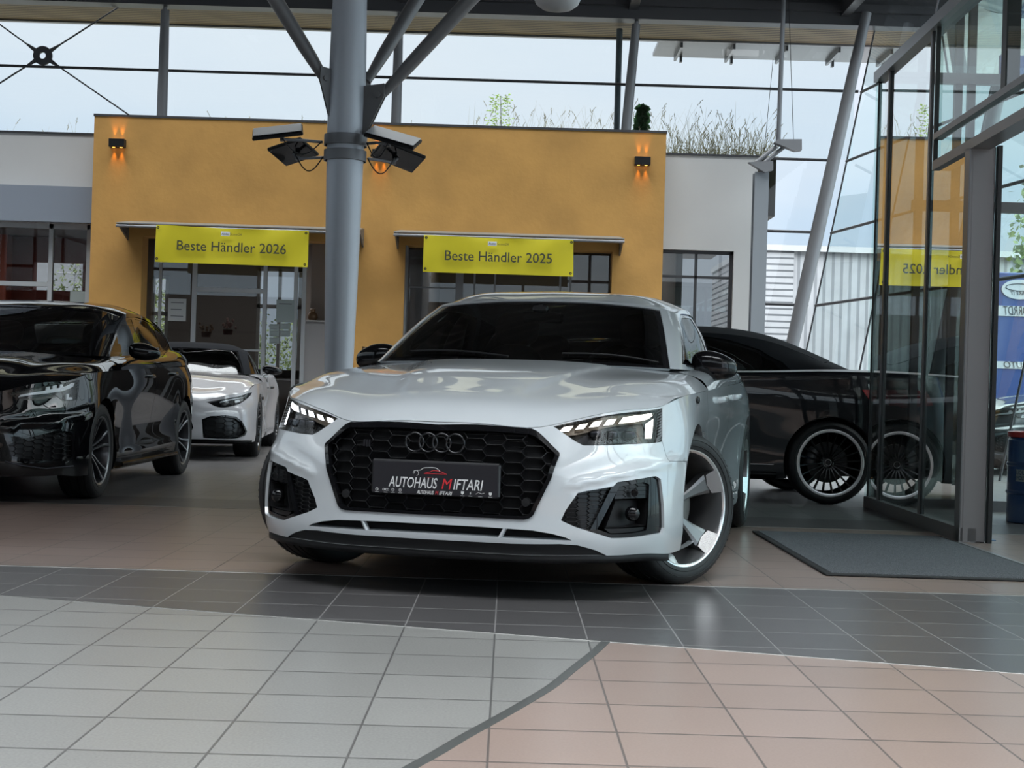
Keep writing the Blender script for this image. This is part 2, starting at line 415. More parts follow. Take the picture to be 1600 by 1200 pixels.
def spoke(g,stations,m=0,back=.028,flat=.55,m_face=None):
    """stations: (radius, angle of left edge, angle of right edge, face height); the spoke runs outwards, face towards +x"""
    rows=[]
    for r,a0,a1,h in stations:
        am=(a0+a1)/2;row=[]
        for a,hh in ((a0,h-back),(a0,h-.006),(am+(a0-am)*flat,h),(am+(a1-am)*flat,h),(a1,h-.006),(a1,h-back)):
            row.append((hh,r*cos(a),r*sin(a)))
        rows.append(row)
    rows=np.array(rows)
    for j in range(5):
        g.grid(rows[:,j:j+2],m=(m if not (j==2 and m_face is not None) else m_face),flip=True)
    g.face(rows[-1],m);g.face(rows[0][::-1],m)
def make_wheel(parent,pos,outward=1,steer=0,R=.333,W=.245,rim=.254,style='rotor',mats=('rim_grey','rim_polish'),spin=0,caliper=True,emblem=None,disc='disc'):
    """outward=+1 wheel on the +x side; steer in radians about z"""
    w=bpy.data.objects.new('wheel',None);COL.objects.link(w);w.parent=parent;w.location=pos;w.empty_display_size=.1
    w.rotation_euler=(0,0,steer+(0 if outward>0 else pi))
    h=W/2;g=Geo()
    prof=[(rim-.004,-h+.012),(rim+.006,-h+.004),(rim+.03,-h-.001),(R-.03,-h+.000),(R-.012,-h+.010),(R-.003,-h+.028)]
    tr=[]
    for y in (-.07,-.028,.028,.07): tr+=[(R,y-.006),(R-.007,y-.004),(R-.007,y+.004),(R,y+.006)]
    prof=prof+tr+[(a,-b) for a,b in prof[::-1]]
    g.lathe(prof,72,'x')
    # sidewall rings and shoulder blocks
    for rr in (rim+.020,R-.034): g.lathe([(rr-.002,h-.0005),(rr,h+.0022),(rr+.002,h-.0005)],72,'x')
    for k in range(64):
        a=2*pi*k/64
        for sx in (1,-1):
            p=[(sx*(h-.028),R-.0005),(sx*(h-.007),R-.013)];u=np.array([0,-sin(a),cos(a)])*.0028
            q=[np.array([x,(r+.0018)*cos(a),(r+.0018)*sin(a)]) for x,r in p]
            g.face([q[0]-u,q[1]-u,q[1]+u,q[0]+u] if sx>0 else [q[0]+u,q[1]+u,q[1]-u,q[0]-u])
    obj('tyre',g,M['tyre'],w)
    A,B=M[mats[0]],M[mats[1]];g=Geo();L=h-.010
    g.lathe([(rim-.002,L+.002),(rim+.003,L+.004),(rim+.003,L-.004)],72,'x',m=0)
    g.lathe([(rim-.010,L-.004),(rim-.003,L+.003),(rim+.002,L+.004)],72,'x',m=1)
    g.lathe([(rim-.010,L-.004),(rim-.018,L-.020),(rim-.026,L-.06),(rim-.034,-h+.03),(rim-.01,-h+.012)],72,'x',m=0)
    if style=='rotor':
        for k in range(5):
            t=spin+2*pi*k/5
            q=lambda a:t+a
            spoke(g,[(.040,q(-.50),q(.50),.030),(.060,q(-.28),q(.28),.034),(.10,q(-.17),q(.17),.042),(.15,q(-.185),q(.185),.056),(.195,q(-.215),q(.215),.072),(.214,q(-.225),q(.225),.080)],0,.045,.62)
            # machined blade that flares along the rim
            P=[(rim-.004,q(-.235)),(rim-.004,q(.235)),(.211,q(.222)),(.201,q(.0)),(.211,q(-.222))]
            pts=[];hh=lambda r:.078+(r-.205)/(rim-.205)*(L+.003-.078)
            f=[(hh(r)+.003,r*cos(a),r*sin(a)) for r,a in P]
            arc=[(hh(rim-.004)+.003,(rim-.004)*cos(q(-.235+.47*i/8)),(rim-.004)*sin(q(-.235+.47*i/8))) for i in range(9)]
            top=arc+[f[2],f[3],f[4]];g.face(top,1)
            bt=[(x-.045,y,z) for x,y,z in top]
            for i in range(len(top)): j=(i+1)%len(top);g.face([top[i],bt[i],bt[j],top[j]],0)
    elif style=='vdouble':
        for k in range(5):
            for s,dd in ((-1,.17),(1,.17)):
                t=spin+2*pi*k/5
                spoke(g,[(.035,t+s*.35-.25,t+s*.35+.25,.035),(.07,t+s*.22-.13,t+s*.22+.13,.050),(.13,t+s*dd-.075,t+s*dd+.075,.070),(.19,t+s*(dd+.03)-.06,t+s*(dd+.03)+.06,.088),(rim-.006,t+s*(dd+.06)-.075,t+s*(dd+.06)+.075,L)],0,.03,.45,1)
    elif style=='vten':
        for k in range(5):
            for s in (-1,1):
                t=spin+2*pi*k/5
                spoke(g,[(.035,t+s*.25-.22,t+s*.25+.22,.040),(.08,t+s*.20-.09,t+s*.20+.09,.052),(.15,t+s*.20-.045,t+s*.20+.045,.072),(rim-.006,t+s*.26-.045,t+s*.26+.045,L)],0,.03,.5)
            t=spin+2*pi*k/5+pi/5
            spoke(g,[(.035,t-.2,t+.2,.038),(.12,t-.05,t+.05,.062),(rim-.006,t-.035,t+.035,L-.004)],0,.03,.5)
    elif style=='multi':
        for k in range(20):
            t=spin+2*pi*k/20
            spoke(g,[(.045,t-.13,t+.13,.05),(.09,t-.075,t+.075,.058),(.16,t-.045,t+.045,.072),(rim-.020,t-.038,t+.038,L-.004)],0,.02,.5)
        g.lathe([(rim-.026,L-.010),(rim-.020,L+.002),(rim-.002,L+.005),(rim+.004,L+.003)],72,'x',m=1)
    g.lathe([(.062,.010),(.060,.034),(.044,.040),(.034,.036),(.030,.030),(0,.028)],40,'x',m=0)
    for k in range(5):
        a=spin+2*pi*(k+.5)/5;g.tube([(.030,.050*cos(a),.050*sin(a)),(.037,.050*cos(a),.050*sin(a))],.007,6,m=0)
    obj('rim',g,[A,B],w)
    g=Geo().lathe([(0,.031),(.027,.031),(.030,.029),(.030,.02)],32,'x')
    c=obj('centre_cap',g,M['black_gloss'],w)
    if emblem=='star':
        e=Geo()
        for k in range(3):
            a=pi/2+2*pi*k/3;u=(cos(a),sin(a));v=(-sin(a),cos(a))
            e.face([(.0335,.022*u[0],.022*u[1]),(.0335,.004*v[0]-.003*u[0],.004*v[1]-.003*u[1]),(.0335,-.004*v[0]-.003*u[0],-.004*v[1]-.003*u[1])][::-1])
            e.face([(.0335,.022*u[0],.022*u[1]),(.0335,.004*v[0]-.003*u[0],.004*v[1]-.003*u[1]),(.0335,-.004*v[0]-.003*u[0],-.004*v[1]-.003*u[1])])
        e.tube([(.0335,.024*cos(2*pi*i/24),.024*sin(2*pi*i/24)) for i in range(24)],.0015,6,closed=True);obj('emblem',e,M['chrome'],w)
    if emblem=='rings':
        e=Geo()
        for k in range(4):
            cx=-.0135+.009*k;e.tube([(.0335,cx+.0062*cos(2*pi*i/20),.0062*sin(2*pi*i/20)) for i in range(20)],.001,6,closed=True)
        obj('emblem',e,M['chrome'],w)
    g=Geo().lathe([(.07,-.01),(.07,.0),(.155,.0),(.160,-.002),(.160,-.022),(.155,-.024),(.07,-.024)],48,'x');obj('brake_disc',g,M[disc],w)
    if caliper:
        g=Geo();a=[pi*.75+.9*i/8 for i in range(9)]
        P=[[(x,r*cos(t),r*sin(t)) for x,r in ((-.05,.10),(.028,.10),(.034,.125),(.028,.172),(-.05,.176))] for t in a]
        g.grid(P);obj('brake_caliper',g,M['caliper'],w)
    return w
def hexlines(x0,x1,z0,z1,px,pz,k=.33):
    """edges of a stretched honeycomb: px column pitch, pz row pitch"""
    E=set();r=lambda v:(round(v[0],4),round(v[1],4));nx=int((x1-x0)/px)+2;nz=int((z1-z0)/pz)+2
    for i in range(-1,nx):
        for j in range(-1,nz):
            cx=x0+i*px;cz=z0+j*pz+(pz/2 if i%2 else 0);a=px*(1+k)/2;b=px*(1-k)/2;p=[(cx+a,cz),(cx+b,cz+pz/2),(cx-b,cz+pz/2),(cx-a,cz),(cx-b,cz-pz/2),(cx+b,cz-pz/2)]
            for q in range(6):
                u,v=r(p[q]),r(p[(q+1)%6]);E.add((min(u,v),max(u,v)))
    return sorted(E)
def clip_seg(a,b,poly,n=12):
    """pieces of the segment that lie inside the polygon"""
    t=np.linspace(0,1,n+1);P=np.array(a)+(np.array(b)-np.array(a))*t[:,None];k=inside(poly,P);out=[];cur=None
    for i in range(n+1):
        if k[i]:
            if cur is None: cur=i
            if i==n and i>cur: out.append((P[cur],P[i]))
        elif cur is not None:
            if i-1>cur: out.append((P[cur],P[i-1]))
            cur=None
    return out
def honeycomb(net,poly_xz,px,pz,r=.0028,off=-.004,deep=.022,k=.33,g=None,urange=None,x0=0.0,z0=None,side=1):
    """raised honeycomb lying behind a net, inside a polygon given as (x,z)"""
    g=g if g is not None else Geo();P=np.asarray(poly_xz);lo=P.min(0);hi=P.max(0);z0=lo[1] if z0 is None else z0
    segs=[]
    for a,b in hexlines(x0 if x0<lo[0] else lo[0],hi[0],z0,hi[1],px,pz,k): segs+=clip_seg(a,b,P)
    if not segs: return g
    pts=[];
    for a,b in segs: pts+=[a,b]
    uv=net.inv(pts,'xz',urange);Q=net.at(uv,off)
    for i in range(0,len(Q),2):
        a,b=Q[i],Q[i+1]
        if np.linalg.norm(a-b)<1e-4: continue
        g.tube([a,b],r,6,cap=False)
        c=a+[0,deep,0];d=b+[0,deep,0];g.face([a,b,d,c]);g.face([c,d,b,a])
    return g
def seats(parent,y,z0,xs=(-.37,.37),w=.25,h=.62,tilt=.28,name='seat'):
    for x in xs:
        R=Matrix.Rotation(-tilt,3,'X');g=Geo()
        def sh(P): P=P.copy();P[...,0]*=1-.25*np.clip(P[...,2]/(h/2),-.2,1);return P
        blob((x,y,z0+h/2),(w,.085,h/2),3,g=g,R=R,shape=sh)
        c=Vector((x,y,z0+h/2))+R@Vector((0,0,h/2+.10));blob(c,(.13,.055,.10),3,g=g,R=R)
        blob((x,y-.27,z0),(w,.27,.09),3,g=g)
        obj(name,g,M['seat'],parent)
def steering(parent,c,R=.185,tilt=.42):
    g=Geo();Rm=np.array(Matrix.Rotation(-tilt,3,'X'));ring=[(R*cos(2*pi*i/32),0,R*sin(2*pi*i/32)) for i in range(32)]
    tr=lambda L:[Rm@np.array(p)+np.array(c) for p in L]
    g.tube(tr(ring),.015,8,closed=True);blob(c,(.07,.03,.055),3,g=g,R=Rm)
    for a in (0,pi,-pi/2): g.tube(tr([(0,0,0),(R*cos(a),0,R*sin(a))]),.014,6)
    obj('steering_wheel',g,M['interior'],parent)
def mirror(parent,c,s,size=(.115,.075,.062),body='black_gloss',foot=None,rot=0):
    """door mirror on side s: housing, foot and glass"""
    Rm=np.array(Matrix.Rotation(rot*s,3,'Z'))
    def sh(P):
        P=P.copy();x=P[...,0]*s/size[0];P[...,2]*=1-.30*np.clip(x,0,1)-.0*x;P[...,2]+=.012*np.clip(x,-1,1)*-1
        y=P[...,1];P[...,1]=np.where(y>0,y*.35,y*(1-.25*np.clip(x,0,1)));return P
    g=Geo();blob(c,size,2.7,30,20,g,0,Rm,sh);o=obj('mirror_housing',g,M[body],parent)
    f=foot if foot is not None else (c[0]-s*.20,c[1]+.03,c[2]-.10)
    g=Geo();P=[];a=np.array(f);b=np.array(c)+[-s*.03,0,-size[2]*.75]
    for t in np.linspace(0,1,6):
        q=a+(b-a)*t;w=.045+.02*t;P.append([(q[0]+.014*cos(u)*1.5,q[1]+w*sin(u),q[2]+.012*cos(u)) for u in np.linspace(0,2*pi,13)])
    g.grid(P,flip=(s<0));obj('mirror_foot',g,M['black_satin'],o)
    g=Geo();y=c[1]+size[1]*.36;g.face([(c[0]+dx*size[0]*.85,y,c[2]+dz*size[2]*.8) for dx,dz in ((-1,-1),(-1,1),(1,.7),(1,-.7))][::(1)]);g.face([(c[0]+dx*size[0]*.85,y,c[2]+dz*size[2]*.8) for dx,dz in ((-1,-1),(-1,1),(1,.7),(1,-.7))][::-1])
    obj('mirror_glass',g,M['mirror'],o)
    g=Geo();g.box((c[0]-size[0]*.5,c[1]-size[1]-.001,c[2]-.014),(c[0]+size[0]*.6,c[1]-size[1]+.012,c[2]-.008));obj('turn_signal',g,M['lens_smoke'],o)
    return o
def wheel_liner(parent,y,z=.333,r=.355,x0=.50,x1=.90):
    for s in (1,-1):
        g=Geo();V=[(s*x,y+r*cos(a),z+r*sin(a)) for x in (x0,x1) for a in np.linspace(-.35,pi+.35,25)]
        F=[(i,i+1,i+26,i+25) for i in range(24)];g.add(V,F)
        g.face([(s*x0,y+r*cos(a),z+r*sin(a)) for a in np.linspace(-.35,pi+.35,25)])
        obj('wheel_liner',g,M['liner'],parent)
def gparam(net,i,j):
    """u,v of control point (i,j)"""
    return net.tu[net.off+i],net.tv[j]
M={}
def setup_mats():
    M.update(
    white=pm('car_paint_white',(.50,.525,.55),.28,0,1.0,coat_rough=.008,coat_ior=1.75),
    tyre=pm('tyre_rubber',(.011,.011,.012),.62,noise=(30,.2)),
    rim_grey=pm('rim_grey',(.20,.20,.205),.34,.75),
    rim_polish=pm('rim_polished',(.72,.72,.73),.22,1),
    rim_dark=pm('rim_dark_grey',(.07,.07,.078),.3,.7,.4),
    rim_black=pm('rim_black',(.012,.012,.013),.25,.3,.6),
    black_gloss=pm('gloss_black',(.005,.005,.006),.12,0,.6,spec=.1),
    black_satin=pm('satin_black',(.009,.009,.010),.45,spec=.3),
    black_mesh=pm('grille_black',(.005,.005,.006),.30,0,.25,spec=.2),
    disc_dark=pm('brake_disc_dark',(.05,.05,.05),.4,.8),
    dark=pm('dark_void',(.006,.006,.007),.8,spec=.2),
    liner=pm('wheel_liner',(.012,.012,.012),.85,spec=.2),
    chrome=pm('chrome',(.8,.8,.82),.08,1),
    dark_chrome=pm('dark_chrome',(.06,.06,.07),.28,1),
    disc=pm('brake_disc',(.30,.29,.28),.35,.9),
    caliper=pm('brake_caliper',(.18,.18,.185),.45,.3),
    seat=pm('seat_leather',(.020,.020,.022),.55),
    interior=pm('car_interior',(.014,.014,.016),.6),
    mirror=pm('mirror_glass',(.7,.72,.74),.02,1),
    lens_smoke=pm('smoked_lens',(.03,.03,.035),.08,0,1),
    lamp_inner=pm('lamp_reflector',(.07,.066,.06),.38,.7),
    lamp_dark=pm('lamp_dark',(.012,.012,.014),.25,.3),
    led=pm('led_white',(1,1,1),.4,emit=(1,.93,.82),es=2.6),
    led_cool=pm('led_cool',(1,1,1),.4,emit=(.95,.97,1),es=1.7),
    led_off=pm('led_off',(.85,.86,.88),.3,.1),
    plate=pm('plate_dark',(.014,.013,.017),.5,spec=.3),
    plate_frame=pm('plate_frame',(.012,.012,.014),.35),
    ink_white=pm('lettering_white',(.62,.62,.62),.5),
    ink_red=pm('lettering_red',(.55,.02,.03),.5),
    black_paint=pm('car_paint_black',(.003,.003,.004),.2,0,1.0,spec=.0,coat_rough=.008),
    grey_paint=pm('car_paint_grey',(.05,.055,.06),.15,.2,1.0),
    navy=pm('car_paint_blue_black',(.008,.009,.012),.3,0,1.0,spec=.1,coat_rough=.012),
    white2=pm('car_paint_bright_white',(.62,.60,.62),.3,0,1.0,coat_rough=.02),
    softtop=pm('soft_top_cloth',(.012,.013,.016),.95,spec=.15,bump=(400,.25)),
    glass=thin_glass('windscreen_glass',(.30,.34,.335),1.5,1.0,.02),
    glass_dark=thin_glass('privacy_glass',(.10,.12,.12),1.5,1.0,.0),
    glass_side=thin_glass('side_glass',(.28,.31,.31),1.5,.6,.0),
    glass_lamp=thin_glass('lamp_lens',(.95,.96,.97),1.45,.6),
    )
# ---------- where a line of sight measured on the photograph meets a plane ----------
def pt(px,py,ax=1,val=21.0):
    v=_R*((px-800)/2224)+_U*(-(py-600)/2224)+_f;o=Vector((0,0,CAM_H));t=(val-o[ax])/v[ax];return np.array(o+v*t)
# ---------- floor ----------
def tile_mat(name,col,var=.06,speck=.10,rough=.30,grout=(.16,.15,.145),speckscale=260,gx=.3115,gy=.309,g=.0055,ox=-.0235,oy=3.167,spec=.5):
    m=bpy.data.materials.new(name);m.use_nodes=True;nt=m.node_tree;L=nt.links.new;b=nt.nodes['Principled BSDF']
    geo=nd(nt,'ShaderNodeNewGeometry');sp=nd(nt,'ShaderNodeSeparateXYZ');L(geo.outputs['Position'],sp.inputs[0])
    def mth(op,a,b2=None,cl=False):
        n=nd(nt,'ShaderNodeMath',operation=op,use_clamp=cl)
        for i,x in enumerate((a,b2)):
            if x is None: continue
            if isinstance(x,(int,float)): n.inputs[i].default_value=x
            else: L(x,n.inputs[i])
        return n.outputs[0]
    u=mth('DIVIDE',mth('SUBTRACT',sp.outputs['X'],ox),gx);v=mth('DIVIDE',mth('SUBTRACT',sp.outputs['Y'],oy),gy)
    def edge(t,s,w): f=mth('FRACT',t);d=mth('MINIMUM',f,mth('SUBTRACT',1.0,f));return mth('MULTIPLY',d,s)
    d=mth('MINIMUM',edge(u,gx,g),mth('MULTIPLY',edge(v,gy,g),.62));ramp=nd(nt,'ShaderNodeMapRange');L(d,ramp.inputs[0]);ramp.inputs[1].default_value=g*.35;ramp.inputs[2].default_value=g*.6
    cb=nd(nt,'ShaderNodeCombineXYZ');L(mth('FLOOR',u),cb.inputs[0]);L(mth('FLOOR',v),cb.inputs[1]);wn=nd(nt,'ShaderNodeTexWhiteNoise');L(cb.outputs[0],wn.inputs[0])
    n1=nd(nt,'ShaderNodeTexNoise');n1.inputs['Scale'].default_value=speckscale;n1.inputs['Detail'].default_value=0;L(geo.outputs['Position'],n1.inputs[0])
    n2=nd(nt,'ShaderNodeTexNoise');n2.inputs['Scale'].default_value=1.3;n2.inputs['Detail'].default_value=4;L(geo.outputs['Position'],n2.inputs[0])
    s=mth('ADD',mth('MULTIPLY',mth('SUBTRACT',wn.outputs['Value'],.5),var*2),1.0)
    s=mth('ADD',s,mth('MULTIPLY',mth('SUBTRACT',n1.outputs[0],.5),speck*4));s=mth('ADD',s,mth('MULTIPLY',mth('SUBTRACT',n2.outputs[0],.5),.22))
    hs=nd(nt,'ShaderNodeVectorMath',operation='SCALE');hs.inputs[0].default_value=col;L(s,hs.inputs['Scale'])
    mx=nd(nt,'ShaderNodeMix',data_type='RGBA');L(ramp.outputs[0],mx.inputs[0]);mx.inputs[6].default_value=(*grout,1);L(hs.outputs[0],mx.inputs[7]);L(mx.outputs[2],b.inputs['Base Color'])
    b.inputs['Specular IOR Level'].default_value=spec
    rr=nd(nt,'ShaderNodeMapRange');L(n2.outputs[0],rr.inputs[0]);rr.inputs[3].default_value=rough*.85;rr.inputs[4].default_value=rough*1.2;L(rr.outputs[0],b.inputs['Roughness'])
    bp=nd(nt,'ShaderNodeBump');bp.inputs['Strength'].default_value=.35;bp.inputs['Distance'].default_value=.002;L(ramp.outputs[0],bp.inputs['Height']);L(bp.outputs[0],b.inputs['Normal'])
    return m
def arc_y(x): return 4.822-.262*x-.0012*x*x-.02*x*abs(x)*.3
def build_floor():
    gray=tile_mat('tiles_grey_granite',(.205,.200,.192),speck=.11,rough=.30,grout=(.085,.082,.08),speckscale=150,g=.0062);pink=tile_mat('tiles_pink',(.245,.182,.157),speck=.05,rough=.30,grout=(.10,.082,.075),speckscale=150,g=.0062)
    darkm=tile_mat('tiles_dark',(.070,.066,.067),speck=.13,rough=.30,grout=(.20,.19,.19),spec=.85,speckscale=150);back=tile_mat('tiles_lilac_grey',(.165,.153,.152),speck=.0,rough=.32,grout=(.07,.07,.07),g=.008)
    strip=[(.345,4.725),(.288,4.50),(.204,4.204),(.141,3.979),(.033,3.68),(-.082,3.383),(-.179,3.124),(-.42,2.55),(-.80,1.9),(-1.5,1.0),(-2.6,0),(-4.6,-1.4),(-8,-3),(-14,-4.5)]
    sc=curve(strip,6)
    xs=np.linspace(-14,7,60);A=[(x,arc_y(x)) for x in xs]
    i0=[(x,y) for x,y in A if x<.345]
    g=Geo().face([(x,y,0) for x,y in [(-14,-4.5)]+sc[::-1][1:].tolist()+i0[::-1]][::-1])
    def flat(poly,z=0.0):
        g=Geo();co=[Vector(p) for p in poly];r=delaunay_2d_cdt(co,[(i,(i+1)%len(co)) for i in range(len(co))],[],1,1e-6)
        V=[(v.x,v.y,z) for v in r[0]]
        F=[]
        for f in r[2]:
            a,b,c=[V[i] for i in f[:3]];F.append(tuple(f) if (b[0]-a[0])*(c[1]-a[1])-(b[1]-a[1])*(c[0]-a[0])>0 else tuple(f)[::-1])
        return g.add(V,F,np.tile([0,0,1.],(len(V),1)))
    left=[(-14,-4.5)]+[tuple(p) for p in sc[::-1][1:]]+[p for p in A if p[0]<.345][::-1]
    struct('floor_grey_tiles',flat(left),gray)
    right=[tuple(p) for p in sc]+[(-14,-9),(7,-9)]+[p for p in A if p[0]>.345][::-1]
    struct('floor_pink_tiles_near',flat(right),pink)
    struct('floor_dark_band',flat([(-14,6.17),(7,6.17)]+A[::-1]),darkm)
    struct('floor_pink_tiles_middle',flat([(-14,6.17),(7,6.17),(7,9.06),(1.5,9.06),(-1.2,9.24),(-14,9.24)]),pink)
    struct('floor_dark_strip',flat([(-14,9.24),(-1.2,9.24),(1.5,9.06),(7,9.06),(7,9.6),(-1.2,9.93),(-14,9.93)]),tile_mat('tiles_dark_grey',(.085,.078,.078),speck=.0,rough=.36,grout=(.05,.05,.05)))
    struct('floor_back_tiles',flat([(-14,9.93),(-1.2,9.93),(7,9.6),(7,30),(-14,30)]),back)
    def ribbon(path,w,h=.002):
        P=np.array(path,float);T_=np.gradient(P,axis=0);T_/=np.linalg.norm(T_,axis=1,keepdims=True);S=np.c_[-T_[:,1],T_[:,0]]*w/2
        return Geo().grid([[(*(p-s),0.0),(*(p-s),h),(*(p+s),h),(*(p+s),0.0)] for p,s in zip(P,S)])
    st=pm('floor_trim_metal',(.30,.30,.29),.38,.9)
    struct('trim_1',ribbon(sc,.030),pm('floor_trim_dark',(.16,.165,.16),.40,.7))
    struct('trim_2',ribbon([(x,6.17) for x in np.linspace(-14,7,4)],.012),st);struct('trim_3',ribbon([p for p in A],.008),st)
    struct('trim_4',ribbon([(-14,9.24),(-1.2,9.24),(1.5,9.06),(7,9.06)],.014),st)
# ---------- shell ----------
def stripes(name,c1,c2,scale,axis='Y',width=.35,rough=.7,bump=.0,metal=0):
    m=bpy.data.materials.new(name);m.use_nodes=True;nt=m.node_tree;L=nt.links.new;b=nt.nodes['Principled BSDF'];b.inputs['Roughness'].default_value=rough;b.inputs['Metallic'].default_value=metal
    geo=nd(nt,'ShaderNodeNewGeometry');sp=nd(nt,'ShaderNodeSeparateXYZ');L(geo.outputs['Position'],sp.inputs[0])
    a=nd(nt,'ShaderNodeMath',operation='MULTIPLY');L(sp.outputs[axis],a.inputs[0]);a.inputs[1].default_value=scale
    f=nd(nt,'ShaderNodeMath',operation='FRACT');L(a.outputs[0],f.inputs[0]);g=nd(nt,'ShaderNodeMath',operation='LESS_THAN');L(f.outputs[0],g.inputs[0]);g.inputs[1].default_value=width
    n=nd(nt,'ShaderNodeTexNoise');n.inputs['Scale'].default_value=2.5;L(geo.outputs['Position'],n.inputs[0])
    mx=nd(nt,'ShaderNodeMix',data_type='RGBA');L(g.outputs[0],mx.inputs[0]);mx.inputs[6].default_value=(*c1,1);mx.inputs[7].default_value=(*c2,1)
    hs=nd(nt,'ShaderNodeHueSaturation');L(mx.outputs[2],hs.inputs['Color']);v=nd(nt,'ShaderNodeMapRange');L(n.outputs[0],v.inputs[0]);v.inputs[3].default_value=.8;v.inputs[4].default_value=1.2;L(v.outputs[0],hs.inputs['Value']);L(hs.outputs[0],b.inputs['Base Color'])
    return m
YW=21.0     # front of the ochre wall
YG=21.8     # clerestory glass
def build_shell():
    grey=pm('steel_grey',(.20,.20,.21),.42,.2);dg=pm('steel_dark',(.055,.055,.060),.45,.2);white=pm('plaster_white',(.54,.53,.52),.85,noise=(1.2,.03))
    # ochre wall with two openings
    m=pm('ochre_plaster',(.47,.250,.066),.82,noise=(1.6,.13),bump=(14,.25));nt=m.node_tree
    zt=4.67;xl=pt(144,300)[0];xr=pt(1038,320)[0];o1=(pt(222,400)[0],pt(551,400)[0],pt(225,369)[2]);o2=(pt(632,440)[0],pt(956,430)[0],pt(632,383)[2])
    g=Geo();t=.34
    xs=[xl,o1[0],o1[1],o2[0],o2[1],xr]
    for a,b,z0 in ((xl,o1[0],0),(o1[0],o1[1],o1[2]),(o1[1],o2[0],0),(o2[0],o2[1],o2[2]),(o2[1],xr,0)): g.box((a,YW,z0),(b,YW+t,zt))
    struct('wall_ochre',g,m)
    g=Geo().box((xl-.01,YW-.012,zt),(xr+.012,YW+t+.02,zt+.035));struct('trim_5',g,dg)
    # white wings either side
    zl=pt(0,207,1,21.5)[2];zr=pt(1110,244,1,21.5)[2]
    g=Geo();x0=xl;wz=pt(70,350,1,21.5)[2];g.box((-14,21.5,wz+.02),(x0,21.75,zl));struct('wall_white_left',g,white)
    g=Geo().box((-14,21.5-.02,zl),(x0,21.78,zl+.03));g.box((xr,21.5-.02,zr),(pt(1186,250,1,21.5)[0],21.78,zr+.03));struct('trim_6',g,dg)
    g=Geo().box((-14,21.34,wz+.02),(x0,21.5,pt(70,291,1,21.4)[2]));struct('trim_7',g,pm('bluish_grey_panel',(.25,.275,.32),.35))
    xw=pt(1183,300,1,21.5)[0];dz=pt(1090,391,1,21.5)[2];dx0,dx1=pt(1030,450,1,21.5)[0],pt(1145,450,1,21.5)[0]
    g=Geo();g.box((xr-.4,21.5,dz),(dx1,21.75,zr));g.box((dx1,21.5,0),(xw,21.75,zr));struct('wall_white_right',g,white)
    g=Geo();f=.05
    for a,b,c,d in ((dx0,dx1,dz-f,dz),(dx0,dx1,0,.06),(dx1-f,dx1,0,dz)): g.box((a,21.56,c),(b,21.62,d))
    g.box((dx0,21.57,dz-.42),(dx1,21.61,dz-.38));g.box((.5*(dx0+dx1)-.02,21.57,0),(.5*(dx0+dx1)+.02,21.61,dz));w=struct('window_1',g,dg)
    gl=thin_glass('office_glass',(.55,.56,.56),1.5,1.0,.01)
    struct('window_2',Geo().box((dx0,21.585,0),(dx1,21.595,dz)),gl)
    # ceiling: corrugated deck with an open rooflight over the forecourt side, deep edge beam
    ze=6.47
    def deck(x0,x1,y0,y1,z=6.95):
        g=Geo();n=int((y1-y0)/.10);P=[]
        for i in range(n+1):
            y=y0+(y1-y0)*i/n;k=i%4;zz=z if k in (0,1) else z+.08;P.append([(x0,y,zz),(x1,y,zz)])
        return g.grid(P)
    cm=pm('deck_dark',(.095,.092,.095),.55,.1)
    g=Geo()
    def roofpart(x0,x1,y0,y1): g.merge(deck(x0,x1,y0,y1));g.box((x0,y0,7.08),(x1,y1,7.12))
    roofpart(-14,7.5,4.0,16.6);roofpart(-14,7.5,20.6,21.8);roofpart(-14,-11.5,16.6,20.6);roofpart(6.2,7.5,16.6,20.6);roofpart(-14,7.5,-9,-4.5);roofpart(-14,-9.5,-4.5,4.0);roofpart(5.0,7.5,-4.5,4.0)
    struct('ceiling',g,cm)
    g=Geo()
    for y in (-4.5,-2.4,-.3,1.8,4.0,16.6,18.6,20.6): g.box((-12,y-.05,6.93),(6.5,y+.05,7.15))
    struct('ceiling_rooflight_bars',g,dg)
    struct('window_20',Geo().face([(-9.5,-4.5,7.1),(5,-4.5,7.1),(5,4,7.1),(-9.5,4,7.1)]),thin_glass('rooflight_glass',(.86,.90,.90),1.5,1.0,.0));struct('window_21',Geo().face([(-11.5,16.6,7.1),(6.2,16.6,7.1),(6.2,20.6,7.1),(-11.5,20.6,7.1)]),MAT['rooflight_glass'])
    g=Geo()
    for k,x in enumerate((-12,-8.5,-5,-1.75,1.7,4.9)): g.box((x-.07,-9,6.60),(x+.07,21.6,6.95));
    struct('ceiling_girders',g,dg)
    g=Geo().box((-14,21.45,ze),(7.5,21.72,7.0));g.box((-14,21.36,ze+.18),(7.5,21.47,ze+.30));struct('ceiling_edge_beam',g,dg)
    sof=stripes('eaves_boards',(.34,.255,.16),(.05,.035,.025),9.5,'Y',.28)
    g=Geo().box((-14,YG+.05,6.53),(9,22.86,6.60));struct('ceiling_eaves_boards',g,sof)
    g=Geo().box((-14,22.86,6.50),(9,22.95,6.70));struct('trim_8',g,grey)
    g=Geo();g.box((2.25,22.95,6.50),(9,23.95,6.56));
    for k in range(8): x=2.6+.85*k;g.box((x,22.95,6.42),(x+.04,23.9,6.50));g.box((x+.10,23.86,6.40),(x+.14,23.95,6.5))
    struct('trim_9',g,pm('metal_panel',(.085,.088,.095),.35,.1))
    # clerestory: panes, posts and horizontal bars
    gl2=thin_glass('hall_glass',(.95,.985,.985),1.5,1.1,.0)
    post_px=(254,620,981);post_x=[pt(p,150,1,21.6)[0] for p in post_px]
    xsn=[-14,-9.8]+post_x+[pt(1335,150,1,YG)[0]]
